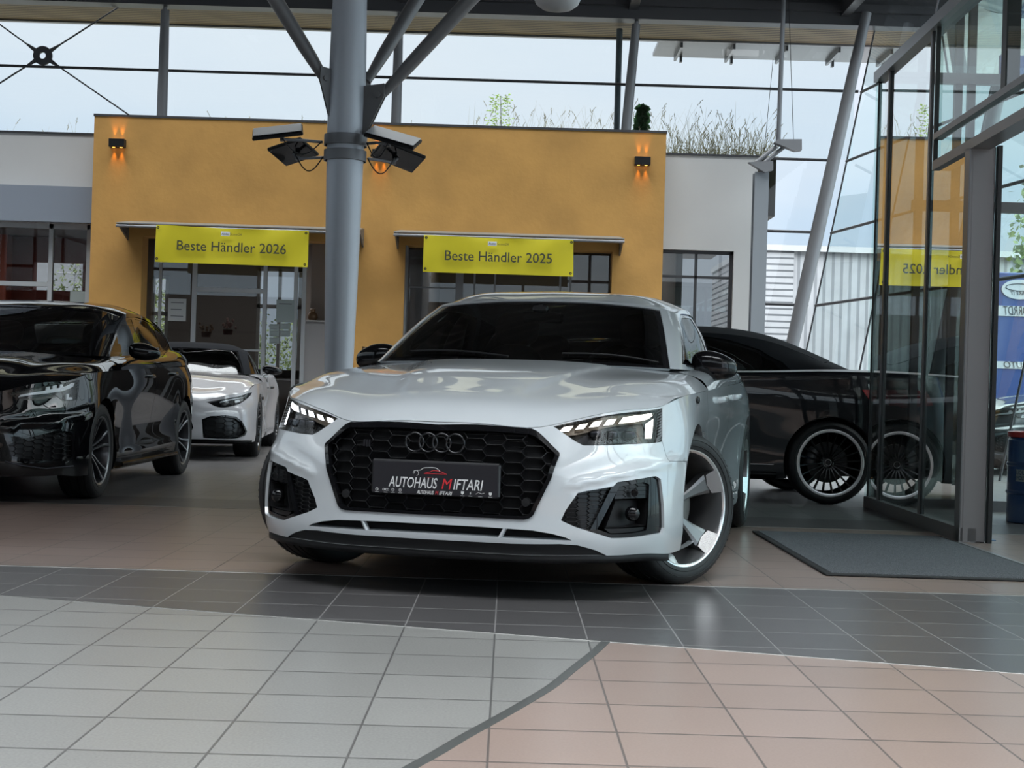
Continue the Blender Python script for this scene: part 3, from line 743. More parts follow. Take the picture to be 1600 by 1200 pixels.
    for a,b in zip(xsn[:-1],xsn[1:]): struct('window_3',Geo().box((a,YG,4.5),(b,YG+.012,6.53)),gl2)
    xc0=pt(1186,350,1,YG)[0];xc1=pt(1268,525,1,YG)[0];xt0=pt(1335,140,1,YG)[0]
    struct('window_4',Geo().face([(xc0,YG,0),(4.2,YG,0),(xt0,YG,4.5),(xc0,YG,4.5)]),gl2)
    zs=[pt(620,122,1,YG)[2],pt(1260,250,1,YG)[2],pt(1260,363,1,YG)[2],pt(1225,476,1,YG)[2]]
    for i,z in enumerate(zs):
        g=Geo();xa=-14 if i==0 else xc0;xb=pt((1340,1308,1278,1262)[i],(143,251,363,478)[i],1,YG)[0];g.tube([(xa,YG-.04,z),(xb,YG-.04,z)],.022,8);o=struct('trim_10',g,dg)
    for k,x in enumerate(post_x):
        lean=.0 if k<2 else .10
        g=Geo();zz=np.linspace(3.9,6.42,12);g.tube([(x+lean*(z-5)/1.5,21.60,z) for z in zz],[.062+.016*sin(pi*(z-3.0)/3.6) for z in zz],14)
        g.tube([(x+lean*.95,21.60,6.40),(x+lean,21.6,6.5)],.03,8);struct('column_post',g,grey)
    g=Geo();x=pt(966,120,1,22.2)[0];g.tube([(x,22.2,4.2),(x,22.2,6.5)],.05,10);struct('column_outer_post',g,pm('steel_teal',(.10,.13,.15),.4,.3))
    # leaning round post at the far right corner and the tilted side facade
    a=pt(1352,30,1,21.3);b=pt(1241,525,1,21.3);c=b+(b-a)*(b[2]/(a[2]-b[2]))
    g=Geo();g.tube([a+(a-b)*.02,*[a+(c-a)*t for t in (.25,.5,.75)],c],[.075,.095,.105,.10,.08],16);struct('column_leaning',g,grey)
    a=pt(1369,37,1,YG);b=pt(1263,532,1,YG);c=b+(b-a)*(b[2]/(a[2]-b[2]))
    F0=np.array([c[0],YG,0]);F1=np.array([a[0]+.05,YG,6.9])
    # facade runs towards the camera, leaning outwards; panes of 2.2 m
    dirv=np.array([.16,-1,0]);dirv/=np.linalg.norm(dirv)
    gf=thin_glass('facade_glass',(.84,.95,.95),1.5,1.3,.0)
    for i in range(14):
        p0=F0+dirv*2.2*i;p1=F0+dirv*2.2*(i+1);q0=F1+dirv*2.2*i;q1=F1+dirv*2.2*(i+1)
        struct('window_5',Geo().face([p0,p1,q1,q0]),gf)
        g=Geo();g.tube([p0+dirv*.01,q0+dirv*.01],.014,6);struct('trim_11',g,dg)
    for z in zs:
        t=z/6.9;p=F0+(F1-F0)*t;g=Geo();g.tube([p,p+dirv*30],.022,8);struct('trim_12',g,dg)
    g=Geo()
    for i in range(1,6):
        p=F0+dirv*5.4*i;q=F1+dirv*5.4*i;g.tube([p-[.35,0,0],q-[.35,0,0]],.085,12)
    struct('column_facade_posts',g,grey)
    # side and rear glazing of the hall (behind and beside the camera)
    g=Geo()
    for x in np.arange(-14,7.6,2.4): g.box((x-.05,-9,0),(x+.05,-8.9,7))
    for z in (0,2.6,4.8,6.9): g.box((-14,-9,z-.05),(7.5,-8.9,z+.05))
    struct('wall_rear_frame',g,dg);struct('wall_rear_lower',Geo().box((-14,-9.02,0),(7.5,-8.92,3.9)),pm('wall_mid_grey',(.16,.155,.15),.7));struct('window_6',Geo().box((-14,-8.96,3.9),(7.5,-8.94,7)),gl2)
    g=Geo()
    for y in np.arange(-9,21.8,2.6): g.box((-14.1,y-.05,0),(-14,y+.05,7))
    for z in (0,1.2,3.4,5.2,6.9): g.box((-14.1,-9,z-.05),(-14,21.5,z+.05))
    struct('wall_left_frame',g,dg);struct('window_7',Geo().box((-14.06,-9,0),(-14.04,21.5,7)),gl2)
    struct('wall_left_lower',Geo().box((-14.2,-9,0),(-14,21.5,2.8)),MAT['wall_mid_grey'])
def build_offices():
    fr=pm('frame_light_grey',(.40,.41,.42),.45);dk=pm('office_dark',(.24,.22,.215),.8);gl=MAT['office_glass'];red=pm('office_red',(.16,.028,.018),.7);bei=pm('beige_panel',(.36,.31,.27),.6)
    ceil=pm('office_ceiling',(.30,.29,.28),.8);fl=pm('office_floor',(.08,.07,.07),.6);YF=21.34
    # rooms behind the ochre wall
    g=Geo();g.box((-7.1,26.6,0),(-6.72,26.8,3.4));g.box((-6.72,26.6,2.75),(-6.40,26.8,3.4));g.box((-6.72,26.6,0),(-6.40,26.8,.9))
    g.box((-6.40,26.6,0),(-4.75,26.8,3.4));g.box((-4.75,26.6,2.95),(-3.92,26.8,3.4));g.box((-4.75,26.6,0),(-3.92,26.8,.6));g.box((-3.92,26.6,0),(2.6,26.8,3.4));struct('wall_office_far',g,dk)
    g=Geo();g.prism([(-6.46,21.8),(-6.38,21.8),(-7.02,26.6),(-7.12,26.6)],0,3.4,'z');g.box((-1.45,21.4,0),(-1.35,26.7,3.4));g.box((2.5,21.8,0),(2.6,26.7,3.4));struct('wall_office_partition',g,dk)
    struct('ceiling_office',Geo().box((-14,21.75,3.4),(3.75,27,3.55)),ceil);struct('floor_office',Geo().box((-14,21.5,-.01),(4.0,27,.004)),fl)
    g=Geo()
    for x0,x1,z0,z1 in ((-6.72,-6.40,.9,2.75),(-4.75,-3.92,.6,2.95)):
        for a,b,c,d in ((x0,x1,z0,z0+.06),(x0,x1,z1-.06,z1),(x0,x0+.06,z0,z1),(x1-.06,x1,z0,z1),(x0,x1,z1-.75,z1-.68)): g.box((a,26.55,c),(b,26.62,d))
    g.box((-4.36,26.55,.6),(-4.30,26.62,2.95));struct('window_8',g,fr)
    # glazed screen inside the left opening
    def X(px): return pt(px,450,1,YF)[0]
    def Z(py,px=350): return pt(px,py,1,YF)[2]
    top=Z(366,230)+.02;g=Geo()
    for a,b in ((300,307),(411,417),(459,465),(472,478)): g.box((X(a),YF,0),(X(b),YF+.06,top))
    g.box((X(307),YF,Z(457,360)),(X(411),YF+.05,Z(450,360)));g.box((X(222),YF,top-.04),(X(551),YF+.06,top+.02));g.box((X(248),YF,0),(X(252),YF+.05,top));g.box((X(307),YF,Z(548,360)),(X(411),YF+.05,Z(545,360)))
    struct('window_9',g,fr)
    struct('window_10',Geo().box((X(226),YF+.02,0),(X(472),YF+.03,top)),gl)
    struct('wall_office_beige',Geo().box((X(478),YF+.55,0),(X(560),YF+.65,top+.3)),bei)
    # glazed screen inside the right opening
    X2=lambda px:pt(px,440,1,YF)[0];t2=pt(632,383,1,YF)[2]+.02;g=Geo()
    g.box((X2(632),21.02,0),(X2(637.5),YF,t2));g.box((X2(712),YF,0),(X2(724),YF+.06,t2))
    for p in (740,772,874,890): g.box((X2(p),YF,0),(X2(p+3),YF+.05,t2))
    g.box((X2(637),YF,t2-.05),(X2(957),YF+.05,t2));g.box((X2(640),YF+.01,pt(700,449,1,YF)[2]-.02),(X2(712),YF+.03,pt(700,449,1,YF)[2]));struct('window_11',g,pm('frame_mid_grey',(.16,.16,.165),.45))
    struct('window_12',Geo().box((X2(637),YF+.02,0),(X2(957),YF+.03,t2)),gl)
    # left wing window front
    YL=21.62;XL=lambda px:pt(px,400,1,YL)[0];ZL=lambda py,px=70:pt(px,py,1,YL)[2];g=Geo();zt=ZL(350)
    g.box((-14,YL-.04,zt-.07),(XL(141),YL+.04,zt+.03));g.box((XL(77),YL-.04,0),(XL(83.5),YL+.04,zt));g.box((XL(136),YL-.04,0),(XL(142),YL+.04,zt));g.box((-14,YL-.03,ZL(447,40)),(XL(77),YL+.03,ZL(440,40)));g.box((XL(-75),YL-.04,0),(XL(-68),YL+.04,zt));g.box((-14,YL-.04,0),(XL(141),YL+.04,.1))
    struct('window_13',g,fr);struct('window_14',Geo().box((-14,YL,0),(XL(141),YL+.01,zt)),gl)
    g=Geo();xa,xb=pt(52,430,1,26.6)[0],pt(129,430,1,26.6)[0];za,zb=pt(90,410,1,26.6)[2],pt(90,454,1,26.6)[2]
    g.box((-14,26.6,0),(xa,26.8,3.4));g.box((xb,26.6,0),(-7.1,26.8,3.4));g.box((xa,26.6,za),(xb,26.8,3.4));g.box((xa,26.6,0),(xb,26.8,1.2));g.box((xa,26.6,zb-.28),(xb,26.8,zb));struct('wall_office_red',g,red)
    g=Geo();g.box((xa-.55,26.3,0),(xa-.40,26.6,3.4));struct('column_office_red',g,pm('red_orange',(.42,.09,.05),.6))
    g=Geo()
    for k in range(11): g.box((-12+k*1.32,22.7+.9*(k%2),3.385),(-11.4+k*1.32,24.4,3.398))
    struct('ceiling_office_fill_panels',g,pm('panel_fill_glow',(.7,.7,.68),.6,emit=(1,.95,.88),es=7))  # ceiling panels; their glow and the main-office ones added to brighten the rooms
def build_outside():
    struct('ground_outside',Geo().box((-60,30,-.12),(90,140,-.05)).box((7,-60,-.12),(90,30,-.05)).box((-60,-60,-.12),(-14.2,30,-.05)).box((-14.2,-60,-.12),(7,-9,-.05)),pm('asphalt',(.20,.20,.20),.85,noise=(.5,.2)))
    rb=stripes('corrugated_cladding',(.34,.355,.37),(.20,.215,.23),5.5,'X',.35,.5,metal=.2);lv=stripes('louvres',(.36,.375,.39),(.10,.11,.12),7.5,'Z',.30,.5,metal=.2)
    y=30.0;a=pt(1192,387,1,y);b=pt(1360,393,1,y);w=pt(1240,400,1,y)[0]
    struct('wall_neighbour_cladding',Geo().box((w,y,0),(b[0]+9,y+6,a[2])),rb)
    struct('wall_neighbour_louvres',Geo().box((a[0]-.2,y-.06,0),(w,y+6,a[2]-.06)),lv)
    struct('trim_13',Geo().box((a[0]-.25,y-.12,a[2]-.06),(b[0]+9,y+6,a[2]+.06)),pm('cladding_cap',(.45,.47,.48),.4,.3))
# ---------- control nets of the white car (metres, car space: x to its left side, y to the rear, z up; front axle at y=0) ----------
LOW=[ # columns round the right half from the nose to the tail, rows from the shut line down to the bottom edge
 [(0,-.925,.690),(0,-.947,.620),(0,-.955,.53),(0,-.962,.43),(0,-.968,.33),(0,-.970,.25),(0,-.955,.188)],
 [(.20,-.918,.688),(.20,-.940,.620),(.20,-.951,.53),(.20,-.959,.43),(.20,-.964,.33),(.20,-.966,.25),(.20,-.950,.188)],
 [(.372,-.898,.680),(.372,-.922,.615),(.372,-.938,.53),(.372,-.948,.43),(.372,-.952,.33),(.372,-.954,.25),(.372,-.938,.188)],
 [(.50,-.815,.708),(.50,-.862,.615),(.50,-.898,.53),(.50,-.910,.43),(.50,-.912,.33),(.50,-.914,.25),(.50,-.898,.188)],
 [(.62,-.757,.741),(.62,-.795,.625),(.62,-.828,.53),(.62,-.846,.43),(.62,-.856,.33),(.62,-.858,.25),(.62,-.844,.190)],
 [(.725,-.650,.761),(.73,-.695,.635),(.735,-.738,.535),(.737,-.762,.435),(.738,-.775,.335),(.735,-.777,.245),(.728,-.762,.190)],
 [(.792,-.533,.768),(.808,-.600,.640),(.818,-.650,.54),(.823,-.678,.44),(.825,-.688,.34),(.820,-.686,.25),(.808,-.675,.192)],
 [(.838,-.440,.787),(.862,-.460,.655),(.874,-.505,.545),(.880,-.530,.44),(.884,-.540,.34),(.882,-.540,.25),(.868,-.538,.18)],
 [(.872,-.330,.812),(.902,-.330,.680),(.912,-.345,.56),(.916,-.355,.45),(.917,-.36,.35),(.915,-.36,.26),(.900,-.36,.18)],
 [(.905,-.010,.834),(.922,-.01,.705),(.928,-.01,.58),(.928,-.01,.46),(.928,-.01,.36),(.928,-.01,.26),(.915,-.01,.18)],
 [(.908,.360,.847),(.916,.36,.72),(.908,.36,.59),(.902,.36,.47),(.900,.36,.36),(.904,.36,.26),(.895,.36,.18)],
 [(.908,.90,.866),(.917,.90,.74),(.898,.90,.60),(.888,.90,.48),(.888,.90,.37),(.900,.90,.26),(.890,.90,.18)],
 [(.908,1.70,.888),(.920,1.70,.76),(.902,1.70,.61),(.890,1.70,.49),(.890,1.70,.37),(.902,1.70,.26),(.890,1.70,.18)],
 [(.906,2.35,.905),(.928,2.35,.78),(.924,2.35,.62),(.918,2.35,.50),(.914,2.35,.38),(.914,2.35,.27),(.90,2.35,.19)],
 [(.893,2.80,.918),(.932,2.80,.79),(.936,2.80,.64),(.936,2.80,.51),(.930,2.80,.38),(.925,2.80,.28),(.905,2.80,.20)],
 [(.850,3.28,.930),(.895,3.30,.80),(.905,3.32,.65),(.902,3.33,.52),(.895,3.33,.40),(.885,3.32,.29),(.86,3.30,.21)],
 [(.750,3.62,.945),(.800,3.66,.81),(.815,3.69,.66),(.812,3.70,.53),(.80,3.70,.41),(.79,3.68,.30),(.77,3.65,.22)],
 [(.450,3.80,.960),(.470,3.84,.82),(.480,3.87,.67),(.480,3.88,.54),(.480,3.87,.42),(.48,3.85,.31),(.46,3.81,.23)],
 [(0,3.84,.962),(0,3.88,.82),(0,3.90,.67),(0,3.91,.54),(0,3.90,.42),(0,3.88,.31),(0,3.84,.23)]]
_L=[c[0] for c in LOW]
HOOD=[ # rows from the shut line above the grille back to the windscreen; columns from the middle out (transposed below)
 [_L[0],_L[1],_L[2],_L[3],_L[4],_L[5],_L[6],_L[7]],
 [(0,-.870,.742),(.20,-.864,.740),(.36,-.840,.731),(.487,-.765,.748),(.60,-.700,.772),(.70,-.600,.787),(.775,-.495,.790),(.848,-.385,.801)],
 [(0,-.62,.823),(.20,-.615,.820),(.355,-.600,.812),(.475,-.567,.812),(.582,-.512,.823),(.687,-.430,.829),(.782,-.345,.824),(.866,-.285,.816)],
 [(0,-.30,.889),(.20,-.30,.887),(.350,-.290,.879),(.475,-.275,.873),(.597,-.250,.877),(.715,-.205,.876),(.812,-.160,.862),(.889,-.120,.827)],
 [(0,.02,.935),(.20,.02,.933),(.345,.03,.925),(.480,.045,.914),(.615,.065,.911),(.738,.09,.906),(.838,.105,.886),(.907,.120,.839)],
 [(0,.25,.962),(.20,.26,.961),(.340,.275,.956),(.480,.31,.947),(.620,.36,.940),(.748,.415,.931),(.848,.445,.908),(.909,.47,.851)]]
SIDE=[ # stations along the shoulder: from the shut line / belt crease up to under the side glass
 [(.909,.47,.851),(.891,.458,.886),(.848,.445,.912),(.762,.42,.934)],
 [(.908,.90,.866),(.895,.90,.915),(.862,.90,.945),(.80,.90,.958)],
 [(.908,1.70,.888),(.900,1.70,.930),(.875,1.70,.955),(.82,1.70,.967)],
 [(.906,2.35,.905),(.898,2.35,.942),(.865,2.35,.968),(.80,2.35,.975)],
 [(.893,2.80,.918),(.884,2.80,.955),(.845,2.80,.985),(.77,2.80,.990)],
 [(.850,3.28,.930),(.838,3.27,.960),(.79,3.25,.985),(.70,3.20,.992)],
 [(.750,3.62,.945),(.735,3.60,.968),(.68,3.55,.985),(.58,3.45,.990)],
 [(.45,3.80,.960),(.445,3.77,.975),(.43,3.68,.988),(.40,3.52,.995)],
 [(0,3.84,.962),(0,3.81,.978),(0,3.72,.992),(0,3.55,1.0)]]
GREEN=[ # columns round the glasshouse, rows from its base up to the roof rail
 [(0,.23,.957),(0,.47,1.082),(0,.71,1.200),(0,.95,1.305)],
 [(.30,.27,.955),(.27,.50,1.080),(.245,.735,1.198),(.22,.965,1.303)],
 [(.55,.35,.953),(.51,.57,1.076),(.465,.79,1.191),(.42,1.00,1.294)],
 [(.735,.440,.948),(.690,.645,1.066),(.645,.855,1.178),(.600,1.050,1.272)],
 [(.778,.545,.948),(.736,.735,1.060),(.694,.93,1.165),(.645,1.125,1.258)],
 [(.800,.80,.950),(.760,.95,1.062),(.715,1.12,1.165),(.657,1.30,1.273)],
 [(.828,1.20,.955),(.785,1.30,1.075),(.735,1.42,1.190),(.668,1.55,1.293)],
 [(.835,1.70,.960),(.790,1.75,1.080),(.738,1.80,1.190),(.668,1.85,1.293)],
 [(.825,2.20,.965),(.777,2.20,1.075),(.722,2.20,1.175),(.650,2.20,1.270)],
 [(.790,2.70,.970),(.740,2.64,1.060),(.680,2.60,1.140),(.615,2.55,1.220)],
 [(.720,3.15,.975),(.665,3.02,1.040),(.610,2.92,1.105),(.55,2.85,1.165)],
 [(.56,3.42,.980),(.51,3.25,1.045),(.46,3.10,1.105),(.41,2.97,1.165)],
 [(0,3.60,.985),(0,3.40,1.060),(0,3.22,1.125),(0,3.05,1.185)]]
_G=[c[-1] for c in GREEN]
ROOF=[ # rows front to back, columns from the middle out to the roof rail
 [_G[0],_G[1],_G[2],_G[3]],
 [(0,1.10,1.344),(.25,1.11,1.340),(.46,1.13,1.325),_G[4]],
 [(0,1.30,1.370),(.26,1.30,1.365),(.48,1.30,1.345),_G[5]],
 [(0,1.55,1.384),(.26,1.55,1.378),(.49,1.55,1.357),_G[6]],
 [(0,1.85,1.383),(.26,1.85,1.377),(.49,1.85,1.356),_G[7]],
 [(0,2.20,1.362),(.25,2.20,1.356),(.475,2.20,1.334),_G[8]],
 [(0,2.60,1.310),(.24,2.59,1.305),(.45,2.58,1.280),_G[9]],
 [_G[12],(.22,3.02,1.182),_G[11],_G[10]]]
def T(rows): return [list(r) for r in zip(*rows)]

def _slim(rows,a):
    return [[(x*(1-a*min(1,max(0,(y-1.0)/1.3))),y,z) for x,y,z in r] for r in rows]
LOW=_slim(LOW,.022);SIDE=_slim(SIDE,.03);GREEN=_slim(GREEN,.05);ROOF=_slim(ROOF,.05)
# ---------- the white car in the middle ----------
def build_white_car(pos,yaw):
    car=thing('car','white four-door sports coupe facing the camera with honeycomb grille, lit headlights and turned front wheels','car',pos,yaw)
    low=Net(LOW);hood=Net(T(HOOD));side=Net(SIDE,sym=False);green=Net(GREEN);roof=Net(T(ROOF))
    def crease(uv,p):  # soft ledge above the side intakes and sill blade, ridge under the lamps
        x,y,z=np.abs(p[:,0]),p[:,1],p[:,2];d=np.zeros(len(p))
        zl=.462+.10*np.clip((x-.52)/.40,0,1.2)          # ledge line rising outwards
        m=np.clip((x-.50)/.06,0,1)*np.clip((1.0-x)/.06,0,1)*(y<-.36)*np.clip((-.36-y)/.10,0,1)
        t=(z-zl)/.017;d+=m*.0065*np.exp(-t*t*(1+0*t))
        d-=m*.0025*np.exp(-((z-zl-.045)/.03)**2)
        m2=(y>.5)&(y<2.35);d-=m2*.006*np.exp(-((z-.52)/.10)**2)
        m3=(y>.3)*(y<2.45)*np.clip((y-.3)/.1,0,1)*np.clip((2.45-y)/.1,0,1);d+=m3*.016*np.clip((.275-z)/.05,0,1)
        return d
    low.disp=crease
    def hdisp(uv,p):
        x,y=np.abs(p[:,0]),p[:,1];d=np.zeros(len(p))
        xl=.30+.14*np.clip((y+.50)/.70,-.3,1.1)         # power dome edge, fading to the nose
        k=np.clip((y+.75)/.35,0,1);t=(x-xl)/.020
        d+=k*.0085*(1/(1+np.exp(np.clip(t*2.2,-30,30))))
        return d
    hood.disp=hdisp
    N=lambda net,p,ax='xyz',ur=None:net.inv(p,ax,ur)
    # outlines in car space
    HL=[(.447,-.848,.686),(.494,-.816,.700),(.552,-.795,.716),(.62,-.757,.732),(.68,-.70,.744),(.74,-.63,.754),(.79,-.543,.762),(.822,-.475,.769),(.828,-.507,.700),(.830,-.546,.632),(.764,-.664,.626),(.654,-.771,.619),(.567,-.828,.617),(.535,-.835,.632),(.492,-.842,.660)]
    hl=N(low,HL)
    hl=curve(hl,3,True,corners=(0,7,9,12))
    gout=N(low,[(.300,-.916,.679),(.371,-.899,.676),(.393,-.893,.666),(.448,-.888,.617),(.482,-.885,.586),(.484,-.888,.575),(.462,-.922,.488),(.400,-.946,.345),(.385,-.95,.332),(.365,-.953,.327),(.20,-.962,.327)])
    gz=low.inv([(0,.679),(0,.327)],'xz',(0,.02))
    def closeg(q,top,bot): return np.vstack([[[-.02,top]],[[.0,top]],q,[[0,bot]],[[-.02,bot]]])
    gout=closeg(gout,gz[0,1],gz[1,1])
    gin=N(low,[(.300,-.916,.655),(.362,-.903,.652),(.384,-.895,.642),(.432,-.89,.606),(.462,-.887,.580),(.463,-.888,.572),(.443,-.922,.486),(.386,-.946,.352),(.375,-.95,.343),(.355,-.953,.340),(.20,-.962,.340)])
    gz2=low.inv([(0,.656),(0,.340)],'xz',(0,.02));gin=closeg(gin,gz2[0,1],gz2[1,1])
    IT=[(.503,-.910,.327),(.518,-.903,.365),(.560,-.880,.434),(.590,-.86,.442),(.685,-.797,.461),(.70,-.785,.478),(.83,-.65,.500),(.845,-.62,.486),(.853,-.618,.445),(.860,-.612,.381),(.862,-.607,.291),(.857,-.618,.270),(.797,-.72,.262),(.69,-.815,.258),(.612,-.863,.284),(.553,-.892,.304)]
    it=N(low,IT)
    lipz=np.vstack([low.inv([(0,.231)],'xz',(0,.02))+[[-.02,0]],N(low,[(.32,-.96,.231),(.50,-.91,.236),(.565,-.88,.232),(.63,-.845,.212),(.67,-.815,.190)]),[[N(low,[(.67,-.815,.190)])[0,0],low.V+.01],[-.02,low.V+.01]]])
    slot=N(low,[(.20,-.965,.291),(.322,-.962,.289),(.40,-.948,.286),(.473,-.926,.275),(.52,-.904,.262),(.545,-.893,.250),(.444,-.935,.250),(.322,-.961,.251),(.20,-.965,.253)])
    sz=low.inv([(0,.292),(0,.254)],'xz',(0,.02));slot=closeg(slot,sz[0,1],sz[1,1])
    ay,az,ar=-.03,.335,.366
    def arch(cy,r,z=az):
        q=[(.9,cy+r*cos(a),z+r*sin(a)) for a in np.linspace(pi+.42,-.42,30)]
        uv=N(low,q,'yz'.replace('','')) if 0 else low.inv([(p[1],p[2]) for p in q],'yz',(low.inv([(cy-.42,.5)],'yz',(.9,low.U))[0,0]-.1,low.U-.8))
        b=uv.copy();return np.vstack([uv,[[uv[-1,0],low.V+.03]],[[uv[0,0],low.V+.03]]])
    # the fender starts behind the headlamp, where the side is y-z readable
    def yz(p): return low.inv(p,'yz',(1.0,low.U-.6))
    af=arch(ay,ar);arr=arch(2.80,ar)
    # fender, doors
    y1,y2,y3=.418,1.602,2.62
    ft=[( .827,-.470,.770)];fu=N(low,ft)[0,0]
    ud=yz([(y1,.60)])[0,0]
    fend=[(fu,-.01)]+[(u,-.01) for u in np.linspace(fu,yz([(y1,.845)])[0,0],8)[1:]]
    dl1=yz([(y1,z) for z in (.82,.74,.60,.45,.33,.26)]);bot=low.V+.01
    fend=np.vstack([fend,dl1,[[dl1[-1,0],bot]],[[yz([(.2,.25)])[0,0],bot]],yz([(.1,.35),(-.15,.545)]),N(low,[(.912,-.345,.548),(.853,-.535,.552),(.836,-.546,.640),(.832,-.507,.700)])])
    sill=.262
    d1=np.vstack([[[dl1[0,0],-.01]],dl1,yz([(y1,sill),(.9,sill),(y2-.002,sill)]),yz([(y2,z) for z in (.33,.45,.60,.74,.84)])])
    tt=yz([(y2,.87)])[0,0];d1=np.vstack([d1,[[tt,-.01]]])
    re=[(2.64,.88),(2.60,.80),(2.50,.70),(2.405,.60),(2.36,.48),(2.335,.38),(2.32,sill)]
    e1=yz(re);d2=np.vstack([[[tt,-.01]],yz([(y2,z) for z in (.84,.74,.60,.45,.33,sill)]),yz([(2.0,sill)]),e1[::-1],[[e1[0,0],-.01]]])
    body=np.array([[0,0],[low.U,0],[low.U,low.V],[0,low.V]])
    bumper=np.array([[0,0.0],[fu+.0,0.0],[N(low,[(.836,-.546,.640)])[0,0],N(low,[(.836,-.546,.640)])[0,1]],*N(low,[(.853,-.535,.552),(.912,-.345,.548)]),[af[6,0],af[6,1]],[af[0,0],low.V],[0,low.V]])
    g2=.0022
    W_=M['white']
    g=patch(low,bumper,[hl,gout,it,slot,af,lipz],.022)
    for p in (it,): wall(low,p,0,-.05,g=g,m=0)
    wall(low,slot[1:-1],0,-.05,closed=False,g=g);wall(low,hl,0,-.03,g=g)
    wall(low,af[:12],0,0,closed=False,vec=(-.03,0,0),g=g)
    wall(low,np.array([[u,low.V] for u in np.linspace(0,N(low,[(.88,-.50,.2)])[0,0],24)]),0,0,closed=False,vec=(0,.05,-.0),g=g)
    wall(low,lipz[:6],0,-.02,closed=False,g=g);obj('front_bumper',g.both(),W_,car)
    obj('chin_panel',patch(low,lipz,(),.03,off=-.012).both(),M['black_satin'],car)
    g=patch(low,inset(fend,g2),[hl,af],.022)
    wall(low,af[4:32],0,0,closed=False,vec=(-.03,0,0),g=g);pair('fender',g,W_,car)
    for nm,dp,ya,yb in (('front_door',d1,y1,y2),('rear_door',d2,y2,y3)):
        for s in (1,-1):
            g=patch(low,inset(dp,g2),[arr],.03)
            ua=side.inv([(ya,.93),(yb,.93)],'yz')[:,0]
            patch(side,[[ua[0]+g2,0],[ua[1]-g2,0],[ua[1]-g2,side.V],[ua[0]+g2,side.V]],(),.03,g=g)
            o=obj(nm,g if s>0 else g.mirrored(),W_,car)
            hy=ya+(.62 if nm=='front_door' else .70)+.0;hy=.935+.06 if nm=='front_door' else 1.66+.28
            hz=.808 if nm=='front_door' else .822;hx=low.at(yz([(hy,hz)]))[0][0]
            h=Geo();pth=[(hx-.012,hy-.11,hz-.004),(hx+.020,hy-.085,hz+.0),(hx+.030,hy-.02,hz+.002),(hx+.030,hy+.04,hz+.002),(hx+.022,hy+.085,hz+.0),(hx-.010,hy+.105,hz)]
            P=[]
            for q in curve(pth,4): P.append([(q[0]+.010*cos(a),q[1],q[2]+.017*sin(a)) for a in np.linspace(0,2*pi,13)])
            h.grid(P);obj('door_handle',h if s>0 else h.mirrored(),W_,o)
    qu=np.array([[e1[0,0],0],*e1,[e1[-1,0],low.V],[low.U,low.V],[low.U,0]])
    g=patch(low,qu,[arr,d2],.04)
    su=side.inv([(y3,.95)],'yz')[0,0];patch(side,[[su,0],[side.U,0],[side.U,side.V],[su,side.V]],(),.04,g=g)
    wall(low,arr[1:30],0,0,closed=False,vec=(-.03,0,0),g=g);obj('rear_quarter',g.both(),W_,car)
    # sill between the arches
    sk=np.vstack([yz([(y1,sill),(.9,sill),(1.6,sill),(2.0,sill),(2.32,sill)]),[[yz([(2.42,.26)])[0,0],low.V],[dl1[-1,0],low.V]]])
    g=patch(low,sk,[arr],.03);pair('side_skirt',g,W_,car)
    # dark inner skin seen through the gaps
    g=patch(low,body,[af,arr,gout,it,slot,hl],.06,off=-.016);obj('inner_body',g.both(),M['dark'],car)
    # bonnet
    hp=np.array([[0,0.003],[hood.U-.002,0.003],[hood.U-.002,hood.V],[0,hood.V]])
    g=patch(hood,hp,(),.024);wall(hood,np.array([[u,.003] for u in np.linspace(0,hood.U-.002,40)]),0,-.012,closed=False,g=g)
    wall(hood,np.array([[hood.U-.002,v] for v in np.linspace(.003,hood.V,30)]),0,-.010,closed=False,g=g)
    wall(hood,np.array([[u,hood.V] for u in np.linspace(0,hood.U-.002,30)]),0,-.015,closed=False,g=g);obj('bonnet',g.both(),W_,car)
    g=Geo();su1=side.inv([(y1,.93)],'yz')[0,0];patch(side,[[0,0],[su1,0],[su1,side.V],[0,side.V]],(),.03,g=g)
    pair('wing_top',g,W_,car)
    # cowl under the windscreen edge
    g=Geo();c=green.at(np.array([[u,0.0] for u in np.linspace(0,gparam(green,4,0)[0],20)]));h=hood.at(np.array([[u,hood.V] for u in np.linspace(0,hood.U*.86,20)]))
    g.grid([[h[i]+[0,-.01,-.02],c[i]+[0,.02,-.008]] for i in range(20)]);obj('cowl',g.both(),M['black_satin'],car)
    # glasshouse
    uA,uB=gparam(green,3,0)[0],gparam(green,4,0)[0];V=green.V
    ws=np.array([[0,.0],[uA-.008,.0],[uA-.016,V*.5],[uA-.024,V-.030],[uA*.5,V-.022],[0,V-.020]])
    ws=np.vstack([[[-.02,0.0]],ws,[[-.02,V-.02]]])
    wsi=np.array([[-.02,.03],[uA-.045,.028],[uA-.050,V*.5],[uA-.055,V-.050],[uA*.5,V-.045],[-.02,V-.043]])
    gy=lambda p:green.inv(p,'yz',(uB-.03,gparam(green,10,0)[0]+.05))
    dlo=gy([(.585,.975),(.74,1.052),(.92,1.145),(1.10,1.222),(1.28,1.256),(1.55,1.268),(1.85,1.262),(2.10,1.248),(2.35,1.215),(2.60,1.165),(2.80,1.110),(2.93,1.055),(2.90,1.005),(2.60,.996),(2.2,.987),(1.7,.980),(1.2,.974),(.9,.971)])
    rw=[[gparam(green,11,0)[0]-.02,.04],[gparam(green,11,0)[0]-.06,V-.03],[green.U,V-.03],[green.U,.04]]
    full=np.array([[0,0],[green.U,0],[green.U,V],[0,V]])
    g=patch(green,full,[ws,dlo,rw],.03);wall(green,ws[1:-1],0,-.012,closed=False,g=g);wall(green,dlo,0,-.014,g=g)
